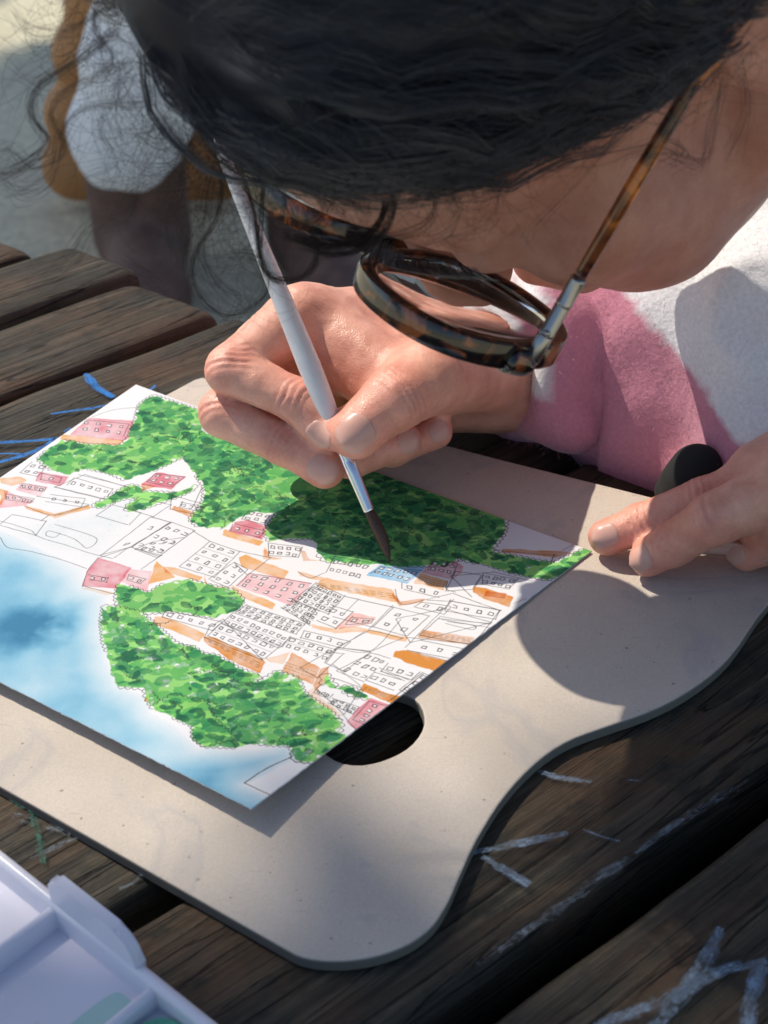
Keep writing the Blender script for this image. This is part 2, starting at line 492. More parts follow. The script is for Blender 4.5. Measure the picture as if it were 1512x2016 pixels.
for pts, w in [([(1475, 1535), (1350, 1610), (1250, 1680)], 36), ([(1240, 1690), (1170, 1735), (1120, 1775)], 40), ([(1130, 1770), (1040, 1830), (940, 1900)], 40), ([(20, 1600), (80, 1625), (140, 1640)], 40), ([(60, 1690), (150, 1650), (210, 1640)], 26), ([(235, 1750), (265, 1735), (280, 1715)], 24)]:
    chalk(pts, w, M_CHALK_F)
for pts, w in [([(60, 1590), (75, 1640), (85, 1700)], 30), ([(20, 1570), (50, 1590)], 26)]:
    chalk(pts, w, M_CHALK_G)

# ================================================================ drawing board (palette-shaped grey card)
def board_material():
    m, nt, b = mat_new('grey_board')
    v = coords(nt)
    a = noise(nt, v, 26, 5); f = noise(nt, v, 1500, 3, 0.7); s = noise(nt, v, 420, 2); st = noise(nt, v, 9, 3)
    c = ramp(nt, a, [(0.3, (0.55, 0.485, 0.41)), (0.7, (0.62, 0.55, 0.475))])
    c = mixc(nt, c, ramp(nt, f, [(0.3, (0.8, 0.8, 0.8)), (0.7, (1.12, 1.12, 1.12))]), 0.55, 'MULTIPLY')
    c = mixc(nt, c, (0.2, 0.16, 0.12), ramp(nt, s, [(0.69, (0, 0, 0)), (0.76, (0.75, 0.75, 0.75))]))
    c = mixc(nt, c, (0.42, 0.36, 0.29), ramp(nt, st, [(0.5, (0, 0, 0)), (0.7, (0.5, 0.5, 0.5))]))
    wv = nt.nodes.new('ShaderNodeTexNoise'); wv.inputs['Scale'].default_value = 14; wv.inputs['Distortion'].default_value = 2.5; wv.inputs['Detail'].default_value = 4; nt.links.new(v, wv.inputs['Vector'])
    c = mixc(nt, c, (0.33, 0.33, 0.36), ramp(nt, wv.outputs['Fac'], [(0.56, (0, 0, 0)), (0.62, (0.30, 0.30, 0.30)), (0.66, (0.05, 0.05, 0.05)), (0.75, (0.2, 0.2, 0.2))]))
    fb = noise(nt, coords(nt, (60, 900, 1), (0, 0, 0.7)), 1.0, 3); c = mixc(nt, c, (0.36, 0.30, 0.23), ramp(nt, fb, [(0.66, (0, 0, 0)), (0.74, (0.5, 0.5, 0.5))]))
    fc = noise(nt, coords(nt, (900, 50, 1), (0, 0, 0.3)), 1.0, 3); c = mixc(nt, c, (0.62, 0.56, 0.48), ramp(nt, fc, [(0.68, (0, 0, 0)), (0.76, (0.5, 0.5, 0.5))]))
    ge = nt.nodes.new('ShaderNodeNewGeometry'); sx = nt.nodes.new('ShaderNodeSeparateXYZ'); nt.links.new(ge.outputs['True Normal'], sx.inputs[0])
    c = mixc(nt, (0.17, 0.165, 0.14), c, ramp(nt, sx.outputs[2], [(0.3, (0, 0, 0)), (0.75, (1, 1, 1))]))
    nt.links.new(c, b.inputs['Base Color']); b.inputs['Roughness'].default_value = 0.8
    b.inputs['Specular IOR Level'].default_value = 0.25
    bump(nt, b, f, 0.0002, 0.5)
    return m
M_BOARD = board_material()
BT = 0.0045
out_px = [(-260, 1400), (0, 1548), (200, 1662), (400, 1777), (560, 1868)]
curve_px = [(560, 1868), (600, 1886), (650, 1893), (720, 1887), (790, 1866), (845, 1830), (880, 1780), (905, 1725), (940, 1650), (990, 1572), (1048, 1508), (1112, 1462), (1190, 1432), (1290, 1396), (1375, 1348), (1440, 1290), (1500, 1205), (1560, 1140), (1600, 1085)]
cw = catmull([(x, y, 0) for x, y in curve_px], 60)[:, :2]
top_px = [(1590, 1065), (1540, 1042), (1400, 1009), (1265, 974), (1000, 908), (880, 877), (640, 810), (440, 754), (415, 746), (398, 743), (384, 747), (320, 781), (0, 952), (-420, 1180), (-430, 1260)]
outline = [atz(x, y, BT) for x, y in out_px[:-1]] + [atz(x, y, BT) for x, y in cw] + [atz(x, y, BT) for x, y in top_px]
hole = [atz(x, y, BT) for x, y in catmull([(600, 1440, 0), (650, 1385, 0), (740, 1362, 0), (815, 1376, 0), (835, 1425, 0), (800, 1475, 0), (730, 1503, 0), (660, 1497, 0), (600, 1440, 0)], 33)[:-1, :2]]
def holed_plate(name, outer, inner, z0, z1, bev, mat):
    bm = bmesh.new()
    jit = fbm(1, 97, 3, 8, 3)[0] - .5
    def ring(pts, z, shrink):
        out = []
        n = len(pts)
        for i in range(n):
            p, a, c = pts[i], pts[i - 1], pts[(i + 1) % n]
            t = (c - a).normalized(); nn = Vector((-t.y, t.x, 0))
            q = p + nn * (shrink + 0.00035 * jit[i % len(jit)])
            out.append(bm.verts.new((q.x, q.y, z)))
        return out
    def loop_edges(vs): return [bm.edges.new((vs[i], vs[(i + 1) % len(vs)])) for i in range(len(vs))]
    def area(p): return sum(p[i].x * p[(i + 1) % len(p)].y - p[(i + 1) % len(p)].x * p[i].y for i in range(len(p)))
    if area(outer) < 0: outer = outer[::-1]
    if area(inner) < 0: inner = inner[::-1]
    ro = [ring(outer, z0, 0), ring(outer, z1 - bev, 0), ring(outer, z1 - bev * .3, bev * .3), ring(outer, z1, bev)]
    ri = [ring(inner, z0, 0), ring(inner, z1 - bev, 0), ring(inner, z1 - bev * .3, -bev * .3), ring(inner, z1, -bev)]
    for rs in (ro, ri):
        for a, c in zip(rs[:-1], rs[1:]):
            n = len(a)
            for i in range(n): bm.faces.new((a[i], a[(i + 1) % n], c[(i + 1) % n], c[i]))
    for lv in (0, 3):
        ed = [bm.edges.get((r[lv][i], r[lv][(i + 1) % len(r[lv])])) for r in (ro, ri) for i in range(len(r[lv]))]
        bmesh.ops.triangle_fill(bm, edges=ed, use_beauty=True)
    o = from_bm(name, bm, mat)
    return o
board = holed_plate('drawing_board', outline, hole, 0.0009, BT, 0.0006, M_BOARD)
prop(board, 'beige grey card board with wavy edge and thumb hole, under the painting', 'board')

# ================================================================ plastic paint palette
M_PLASTIC = simple('white_plastic', (0.72, 0.72, 0.80), 0.28, Subsurface_Weight=0.1, Subsurface_Scale=0.003)
def stained_plastic():
    m, nt, b = mat_new('stained_plastic')
    v = coords(nt)
    n1 = noise(nt, v, 35, 4); n2 = noise(nt, v, 160, 4)
    c = ramp(nt, n1, [(0.35, (0.70, 0.70, 0.79)), (0.65, (0.74, 0.71, 0.78))])
    c = mixc(nt, c, (0.55, 0.50, 0.25), ramp(nt, n2, [(0.66, (0, 0, 0)), (0.76, (0.6, 0.6, 0.6))]))
    nt.links.new(c, b.inputs['Base Color']); b.inputs['Roughness'].default_value = 0.3
    return m
M_STAIN = stained_plastic()
def green_paint():
    m, nt, b = mat_new('green_paint')
    v = coords(nt); n1 = noise(nt, v, 60, 4)
    c = ramp(nt, n1, [(0.35, (0.02, 0.22, 0.13)), (0.65, (0.10, 0.45, 0.32))])
    nt.links.new(c, b.inputs['Base Color']); b.inputs['Roughness'].default_value = 0.2
    return m
M_GREEN = green_paint()
RZ = 0.012
A0 = atz(0, 1683, RZ); A1 = atz(415, 2016, RZ)
ex = (A1 - A0); ex.z = 0; ex.normalize(); ey = Vector((ex.y, -ex.x, 0))
if ey.y > 0: ey = -ey
pal = empty('paint_palette', (A0.x, A0.y, 0.001))
prop(pal, 'white plastic paint palette with green paint in one well', 'palette')
def pw(u, v, z): return A0 + ex * u + ey * v + Vector((0, 0, z - RZ))
def rounded_bar(name, a, c, w, z0, z1, mat, parent, seg=5):
    """a wall from a to c (world xy), w thick, with a rounded top"""
    d = (c - a); d.z = 0; L = d.length; d.normalize(); nn = Vector((-d.y, d.x, 0))
    prof = [(-w / 2, z0), (-w / 2, z1 - w / 2)] + [(-w / 2 * math.cos(t), z1 - w / 2 + w / 2 * math.sin(t)) for t in np.linspace(0.3, math.pi - 0.3, seg)] + [(w / 2, z1 - w / 2), (w / 2, z0)]
    V = []
    for p in (a, c):
        for q, z in prof: V.append((p.x + nn.x * q, p.y + nn.y * q, z))
    k = len(prof)
    F = [(i, i + 1, k + i + 1, k + i) for i in range(k - 1)] + [tuple(range(k))[::-1], tuple(range(k, 2 * k)), (k - 1, 0, k, 2 * k - 1)]
    o = mesh_py(name, V, F, mat, parent, True)
    o.data.set_sharp_from_angle(angle=math.radians(50))
    return o
ED = lambda x, y: (atz(x, y, 0.010) - A0).dot(ex)
d1, d2 = ED(112, 1782), ED(302, 1945)
PU0, PU1, PV1 = -0.10, 0.15, 0.12
bm = bmesh.new(); prism(bm, [pw(PU0, -0.001, 0), pw(PU1, -0.001, 0), pw(PU1, PV1, 0), pw(PU0, PV1, 0)], 0.001, 0.0038)
base = from_bm('base', bm, M_STAIN, pal)
rounded_bar('rim', pw(PU0, 0, 0), pw(PU1, 0, 0), 0.0034, 0.0035, RZ, M_PLASTIC, pal)
rounded_bar('rim', pw(PU0, PV1, 0), pw(PU1, PV1, 0), 0.0034, 0.0035, RZ, M_PLASTIC, pal)
rounded_bar('rim', pw(PU0, 0, 0), pw(PU0, PV1, 0), 0.0034, 0.0035, RZ - .0003, M_PLASTIC, pal)
rounded_bar('rim', pw(PU1, 0, 0), pw(PU1, PV1, 0), 0.0034, 0.0035, RZ - .0003, M_PLASTIC, pal)
for u in (d1 - (d2 - d1), d1, d2, d2 + (d2 - d1)):
    rounded_bar('divider', pw(u, 0.001, 0), pw(u, PV1, 0), 0.0030, 0.0035, RZ - 0.0016, M_PLASTIC, pal)
# raised tab on the outer edge
tu0, tu1 = d1 - 0.001, d2 - 0.006
pts = []
r = 0.005; zt = RZ + 0.0085
prof = [(tu0, 0.004)] + [(tu0 + r * 0.6 - r * 0.6 * math.cos(t), zt - r * 0.6 + r * 0.6 * math.sin(t)) for t in np.linspace(0, math.pi / 2, 6)] + [(tu1 - r * 1.6 + r * 1.6 * math.sin(t), zt - r * 1.6 + r * 1.6 * math.cos(t)) for t in np.linspace(0, math.pi / 2, 8)] + [(tu1, 0.004)]
bm = bmesh.new()
fr = [bm.verts.new(pw(u, -0.0022, z)) for u, z in prof]; bk = [bm.verts.new(pw(u, 0.0010, z)) for u, z in prof]
bm.faces.new(fr); bm.faces.new(bk[::-1])
for i in range(len(prof)): bm.faces.new((fr[i], fr[(i + 1) % len(prof)], bk[(i + 1) % len(prof)], bk[i]))
bmesh.ops.bevel(bm, geom=[e for e in bm.edges], offset=0.0007, segments=2, affect='EDGES')
tab = from_bm('hinge_tab', bm, M_PLASTIC, pal, True); tab.data.set_sharp_from_angle(angle=math.radians(40))
def puddle(name, u0, u1, v0, v1, z, mat, seed):
    a = np.linspace(0, 2 * math.pi, 40, endpoint=False)
    nz = fbm(1, 40, 6, seed)[0]
    pts = []
    for i, t in enumerate(a):
        q = abs(math.cos(t)) ** 0.35 * math.copysign(1, math.cos(t)), abs(math.sin(t)) ** 0.35 * math.copysign(1, math.sin(t))
        k = 0.97 + 0.03 * nz[i]
        pts.append(pw((u0 + u1) / 2 + (u1 - u0) / 2 * q[0] * k, (v0 + v1) / 2 + (v1 - v0) / 2 * q[1] * k, 0))
    bm = bmesh.new(); prism(bm, pts, 0.0036, z)
    return from_bm(name, bm, mat, pal)
puddle('paint_puddle', d2 + 0.0012, d2 * 2 - d1 - 0.0012, 0.0012, 0.09, 0.0066, M_GREEN, 5)
puddle('paint_puddle', d2 - 0.011, d2 - 0.001, 0.004, 0.05, 0.00405, simple('pale_green_wash', (0.42, 0.62, 0.58), 0.25), 9)

# ================================================================ unseen tree, added and shaped so its shade covers the paving behind
M_BARK = simple('bark', (0.09, 0.07, 0.05), 0.9)
def leaf_mat():
    m, nt, b = mat_new('leaves')
    oi = noise(nt, coords(nt), 3.0, 3)
    nt.links.new(ramp(nt, oi, [(0.3, (0.035, 0.07, 0.02)), (0.7, (0.08, 0.13, 0.04))]), b.inputs['Base Color'])
    b.inputs['Roughness'].default_value = 0.6
    return m
tree = empty('shade_tree', (-3.4, 6.3, GZ))
prop(tree, 'unseen leafy tree added to shade the paving beyond the table', 'tree')
tp = [Vector((-3.4, 6.3, GZ)), Vector((-3.35, 6.32, 1.0)), Vector((-3.2, 6.2, 2.2)), Vector((-2.9, 6.0, 3.6))]
tube('trunk', tp, [0.22, 0.17, 0.15, 0.08], M_BARK, tree)
for e in ((-4.2, 5.4, 3.9), (-2.6, 2.6, 4.0), (-2.2, 6.8, 4.2), (-4.0, 6.9, 4.0)):
    tube('limb', [tp[2], (tp[2] + Vector(e)) / 2 + Vector((0, 0, 0.3)), Vector(e)], [0.09, 0.06, 0.03], M_BARK, tree, 8)
nl = 15000
cc = rng.normal(size=(nl, 3)); cc /= np.linalg.norm(cc, axis=1, keepdims=True); cc *= (rng.random((nl, 1)) ** 0.4)
cc = cc * np.array([2.6, 1.9, 0.75]) + np.array([-3.5, 5.3, 4.4])
cc = cc[(noise3(cc, 0.6, 3) > -0.55)]
gsh = cc - np.array(tuple(to_sun)) * ((cc[:, 2:] - GZ) / to_sun.z)         # where each leaf's shade falls
edge0, edge1 = atz(-20, 108, GZ), atz(420, 20, GZ)
cc = cc[gsh[:, 1] < edge0.y + (edge1.y - edge0.y) * (gsh[:, 0] - edge0.x) / (edge1.x - edge0.x) + 0.1 * noise3(gsh, .15, 6)]
# extra leaves added as a lower bough, placed to shade the near table
bx = rng.uniform(-.45, .75, 900); by = rng.uniform(-.25, .42, 900)
bl_ = [atz(x, y, 0) for x, y in ((-400, 2500), (120, 2080), (270, 1640), (560, 1640), (760, 1620), (930, 1590), (1200, 1510), (1512, 1420), (2200, 1250))]
lim = np.interp(bx, [q.x for q in bl_], [q.y for q in bl_]) - 0.034
gap0 = atz(720, 1800, 0); gap1 = atz(60, 1600, 0)
keepb = (by < lim) & ((rng.random(900) < .6) | (bx > .07)) & (np.hypot(bx - gap0.x, by - gap0.y) > .022) & (np.hypot(bx - gap1.x, by - gap1.y) > .06)
bg_ = np.stack([bx, by, np.zeros(900)], -1)[keepb]
bough = bg_ + np.array(tuple(to_sun)) * (rng.uniform(3.3, 4.8, (len(bg_), 1)) / to_sun.z)
cc = np.concatenate([cc, bough])
a = rng.normal(size=cc.shape); a /= np.linalg.norm(a, axis=1, keepdims=True); b2 = np.cross(a, rng.normal(size=cc.shape)); b2 /= np.linalg.norm(b2, axis=1, keepdims=True)
sz = rng.uniform(0.06, 0.12, (len(cc), 1))
V = np.stack([cc - a * sz, cc + b2 * sz * 0.6, cc + a * sz, cc - b2 * sz * 0.6], 1).reshape(-1, 3)
mesh_np('crown', V, np.arange(len(V)).reshape(-1, 4), leaf_mat(), tree, False)

# ================================================================ figure standing on the paving behind, out of focus
FD = 2.42
def fg(px, py, dd=0.0): return atd(px, py, FD + dd)
M_WHITE_CLOTH = simple('white_trouser_cloth', (0.86, 0.87, 0.88), 0.9)
def boot_mat():
    m, nt, b = mat_new('brown_boot_leather')
    n1 = noise(nt, coords(nt), 40, 4)
    nt.links.new(ramp(nt, n1, [(0.3, (0.10, 0.055, 0.045)), (0.7, (0.18, 0.095, 0.07))]), b.inputs['Base Color'])
    b.inputs['Roughness'].default_value = 0.7
    return m
M_BOOT = boot_mat()
base_p = atz(275, 560, GZ)
bgp = empty('person', base_p)
prop(bgp, 'blurred person in white trousers and dark brown boots standing beyond the table', 'person')
def fwd(x, y, z): return base_p + Vector((x, y, z))
leg_x = (0.0, 0.27)
f = Field((base_p.x - .4, base_p.y - .35, GZ - .05), (base_p.x + .6, base_p.y + .4, GZ + 1.75), 0.014)
for lx in leg_x:
    f.cone(fwd(lx, .05, .12), fwd(lx + .085, .02, .48), .045, .055, .02); f.cone(fwd(lx + .085, .02, .48), fwd(lx * .75 + .03, .05, .86), .055, .075, .02)
f.ell(fwd(.12, .05, .92), (.16, .12, .12), .05); f.cone(fwd(.12, .05, .95), fwd(.12, .03, 1.3), .12, .14, .05)
for sx in (-1, 1):
    f.cone(fwd(.12 + sx * .17, .03, 1.36), fwd(.12 + sx * .24, .04, 1.1), .05, .042, .03); f.cone(fwd(.12 + sx * .24, .04, 1.1), fwd(.12 + sx * .22, -.06, .86), .04, .03, .02); f.ell(fwd(.12 + sx * .22, -.08, .8), (.03, .035, .06), .02)
f.cone(fwd(.12, .03, 1.36), fwd(.12, .02, 1.5), .06, .055, .03); f.ell(fwd(.12, 0, 1.6), (.075, .095, .115), .02)
V, Q = f.mesh(); mesh_np('body', V, Q, simple('tan_skin', (0.42, 0.22, 0.13), 0.6), bgp)
f = Field((base_p.x - .4, base_p.y - .35, GZ - .05), (base_p.x + .6, base_p.y + .4, GZ + 1.75), 0.014)
for lx in leg_x:
    f.cone(fwd(lx - .005, .05, .215), fwd(lx + .085, .02, .5), .090, .082, .02); f.cone(fwd(lx + .085, .02, .5), fwd(lx * .75 + .03, .05, .88), .08, .1, .02)
f.ell(fwd(.12, .05, .93), (.18, .14, .13), .05)
V, Q = f.mesh()
V[:, 0] += 0.012 * noise3(V, .05, 4); V[:, 1] += 0.01 * noise3(V, .05, 5)
mesh_np('trousers', V, Q, M_WHITE_CLOTH, bgp)
f = Field((base_p.x - .4, base_p.y - .35, GZ + .8), (base_p.x + .6, base_p.y + .4, GZ + 1.75), 0.016)
f.cone(fwd(.12, .05, .95), fwd(.12, .03, 1.32), .155, .17, .05)
for sx in (-1, 1): f.cone(fwd(.12 + sx * .15, .03, 1.38), fwd(.12 + sx * .23, .04, 1.18), .07, .06, .04)
V, Q = f.mesh(); mesh_np('shirt', V, Q, simple('shirt_cloth', (0.16, 0.18, 0.22), 0.9), bgp)
for lx in leg_x:
    f = Field((base_p.x + lx - .2, base_p.y - .35, GZ - .02), (base_p.x + lx + .25, base_p.y + .3, GZ + .3), 0.008)
    f.cone(fwd(lx, .07, .06), fwd(lx, .05, .22), .075, .078, .02)
    f.cone(fwd(lx, .08, .05), fwd(lx + .03, -.10, .045), .062, .058, .03); f.ell(fwd(lx + .035, -.13, .04), (.062, .07, .045), .02)
    f.D = np.maximum(f.D, (GZ + 0.001 - (f.lo[2] + f.res * np.arange(f.n[2])))[None, None, :]).astype(np.float32)
    V, Q = f.mesh(); mesh_np('boot', V, Q, M_BOOT, bgp)
# tan bag behind the boots
bag = empty('bag', fwd(-.02, .30, 0))
prop(bag, 'blurred tan leather bag behind the brown boots', 'bag')
M_TAN = simple('tan_leather', (0.50, 0.23, 0.08), 0.6)
f = Field((base_p.x - .4, base_p.y + .1, GZ - .02), (base_p.x + .5, base_p.y + .6, GZ + .5), 0.01)
for zz, w_ in ((.07, .17), (.16, .155), (.26, .13), (.34, .10)): f.cone(fwd(-.02 - w_ + .05, .30, zz), fwd(-.02 + w_ - .05, .30, zz), .058, .058, .03)
V, Q = f.mesh(); mesh_np('pouch', V, Q, M_TAN, bag)
tube('strap', catmull([fwd(-.10, .30, .36), fwd(-.08, .30, .47), fwd(-.02, .30, .52), fwd(.04, .30, .47), fwd(.06, .30, .36)], 16), [0.009] * 16, M_TAN, bag, 8)

# ================================================================ the watercolour: paper, then paint and ink laid out on it
CT, CR, CB, CL = (268, 757), (1165, 1085), (495, 1592), (-337, 1172)     # the sheet's corners as seen in the photograph
def homography(src, dst):
    A = []
    for (x, y), (u, v) in zip(src, dst):
        A += [[x, y, 1, 0, 0, 0, -u * x, -u * y, -u], [0, 0, 0, x, y, 1, -v * x, -v * y, -v]]
    return np.linalg.svd(np.array(A, float))[2][-1].reshape(3, 3)
HM = homography([CT, CR, CB, CL], [(0, 0), (1, 0), (1, 1), (0, 1)])
NU, NV = 1640, 1340                                  # paint resolution: 8 dots to the millimetre
def uv(pts):
    P = np.array([(x, y, 1.0) for x, y in pts]) @ HM.T
    P = P[:, :2] / P[:, 2:]
    return P * np.array([NU, NV])
Z1 = lambda pts: [(x / 2.52, 740 + y / 2.52) for x, y in pts]
Z2 = lambda pts: [(450 + x / 2.016, 900 + y / 2.016) for x, y in pts]
Z3 = lambda pts: [(x / 1.89, 1050 + y / 1.89) for x, y in pts]
Z6 = lambda pts: [(400 + x / 2.52, 1100 + y / 2.52) for x, y in pts]
IMG = np.ones((NV, NU, 3)) * np.array([0.74, 0.74, 0.755])
wobx = (fbm(NV, NU, 26, 901, 3) - 0.5) * 9; woby = (fbm(NV, NU, 26, 902, 3) - 0.5) * 9
YY, XX = np.mgrid[0:NV, 0:NU].astype(float)
XXw, YYw = XX + wobx, YY + woby
def poly_mask(P, wob=True, pad=12):
    x0, y0 = np.floor(P.min(0) - pad).astype(int); x1, y1 = np.ceil(P.max(0) + pad).astype(int)
    x0, y0 = max(x0, 0), max(y0, 0); x1, y1 = min(x1, NU), min(y1, NV)
    if x1 <= x0 or y1 <= y0: return None, None
    sl = (slice(y0, y1), slice(x0, x1))
    X = (XXw if wob else XX)[sl]; Y = (YYw if wob else YY)[sl]
    ins = np.zeros(X.shape, bool); dist = np.full(X.shape, 1e9)
    n = len(P)
    for i in range(n):
        (ax, ay), (bx, by) = P[i], P[(i + 1) % n]
        c = (ay > Y) != (by > Y)
        with np.errstate(divide='ignore', invalid='ignore'):
            ins ^= c & (X < (bx - ax) * (Y - ay) / (by - ay + 1e-12) + ax)
        ex_, ey_ = bx - ax, by - ay
        t = np.clip(((X - ax) * ex_ + (Y - ay) * ey_) / (ex_ * ex_ + ey_ * ey_ + 1e-9), 0, 1)
        dist = np.minimum(dist, np.hypot(X - ax - t * ex_, Y - ay - t * ey_))
    return sl, np.where(ins, dist, -dist)                # signed: positive inside
def glaze(sl, a, col):
    """transparent watercolour: multiplies the paper"""
    a = a[..., None]
    IMG[sl] = IMG[sl] * (1 - a) + IMG[sl] * np.array(col) * a
def cover(sl, a, col):
    a = a[..., None]
    IMG[sl] = IMG[sl] * (1 - a) + np.array(col) * a
gran = fbm(NV, NU, 40, 31, 6); gran2 = fbm(NV, NU, 12, 57, 4)
def wash(pts, col, strength=1.0, edge=0.25, seed=0):
    sl, s = poly_mask(uv(pts))
    if sl is None: return
    a = np.clip(s / 2.0 + 0.5, 0, 1)
    dens = strength * (0.88 + 0.55 * (gran[sl] - 0.5) * 2) + edge * np.exp(-np.maximum(s, 0) / 3.0)
    glaze(sl, np.clip(a * dens, 0, 1), col)
def line(pts, w=1.6, col=(0.02, 0.02, 0.024), alpha=0.85, closed=False, raw=False):
    P = np.array(pts, float) if raw else uv(pts)
    if closed: P = np.vstack([P, P[:1]])
    for i in range(len(P) - 1):
        (ax, ay), (bx, by) = P[i], P[i + 1]
        x0, x1 = int(min(ax, bx) - 5), int(max(ax, bx) + 6); y0, y1 = int(min(ay, by) - 5), int(max(ay, by) + 6)
        x0, y0 = max(x0, 0), max(y0, 0); x1, y1 = min(x1, NU), min(y1, NV)
        if x1 <= x0 or y1 <= y0: continue
        sl = (slice(y0, y1), slice(x0, x1))
        X = XX[sl] + wobx[sl] * 0.3; Y = YY[sl] + woby[sl] * 0.3
        ex_, ey_ = bx - ax, by - ay
        t = np.clip(((X - ax) * ex_ + (Y - ay) * ey_) / (ex_ * ex_ + ey_ * ey_ + 1e-9), 0, 1)
        d = np.hypot(X - ax - t * ex_, Y - ay - t * ey_)
        cover(sl, np.clip(w / 2 + 0.85 - d, 0, 1) * alpha * np.clip(0.55 + 1.0 * gran2[sl], 0, 1), col)
# --- sky wash, wet in wet
sky_px = [(-520, 1000), (-150, 1030), (0, 1040), (60, 1070), (165, 1120), (170, 1150), (215, 1170), (205, 1220), (215, 1300), (235, 1350), (290, 1370), (300, 1400), (350, 1430), (390, 1470), (500, 1475), (570, 1465), (590, 1490), (483, 1545), (600, 1600), (520, 1760), (380, 1760), (-520, 1330)]
sl, s = poly_mask(uv(sky_px), True, 60)
P0 = uv([(85, 1235), (-60, 1250), (40, 1130), (430, 1560), (150, 1400), (330, 1490)])
def blob(c, r): return np.exp(-((XX[sl] - c[0]) ** 2 + (YY[sl] - c[1]) ** 2) / (2 * r * r))
cloud_ = fbm(NV, NU, 60, 177, 5)[sl]
dens = 0.42 + 1.0 * blob(P0[0] + 30 * (cloud_ - .5).mean(), 70) * (0.3 + 1.4 * cloud_) + 0.6 * blob(P0[1], 130) + 0.35 * blob(P0[2], 60) + 0.65 * blob(P0[3], 130) + 0.30 * blob(P0[4], 140) - 0.12 * blob(P0[5], 60)
cloud = fbm(NV, NU, 120, 77, 5)[sl]
dens = dens * (0.45 + 1.1 * cloud) 
fall = np.clip(s / 95.0, 0, 1) ** 0.9 * 0.94 + 0.06 * np.clip(s / 3, 0, 1)
a = np.clip(dens * fall, 0, 1.6)[..., None]
sky_c = np.array([0.12, 0.43, 0.68])
IMG[sl] = IMG[sl] * np.power(sky_c, a * 0.74)
IMG[sl] *= 1 - 0.35 * np.clip(a - 0.75, 0, 1)
# faint teal wash above it
sl, s = poly_mask(uv(Z1([(0, 760), (200, 700), (480, 640), (640, 560), (760, 600), (560, 860), (480, 930), (200, 880), (0, 820)])), True, 40)
glaze(sl, np.clip(s / 60, 0, 1) * (0.2 + 0.8 * gran[sl]) * 0.5, (0.72, 0.86, 0.88))
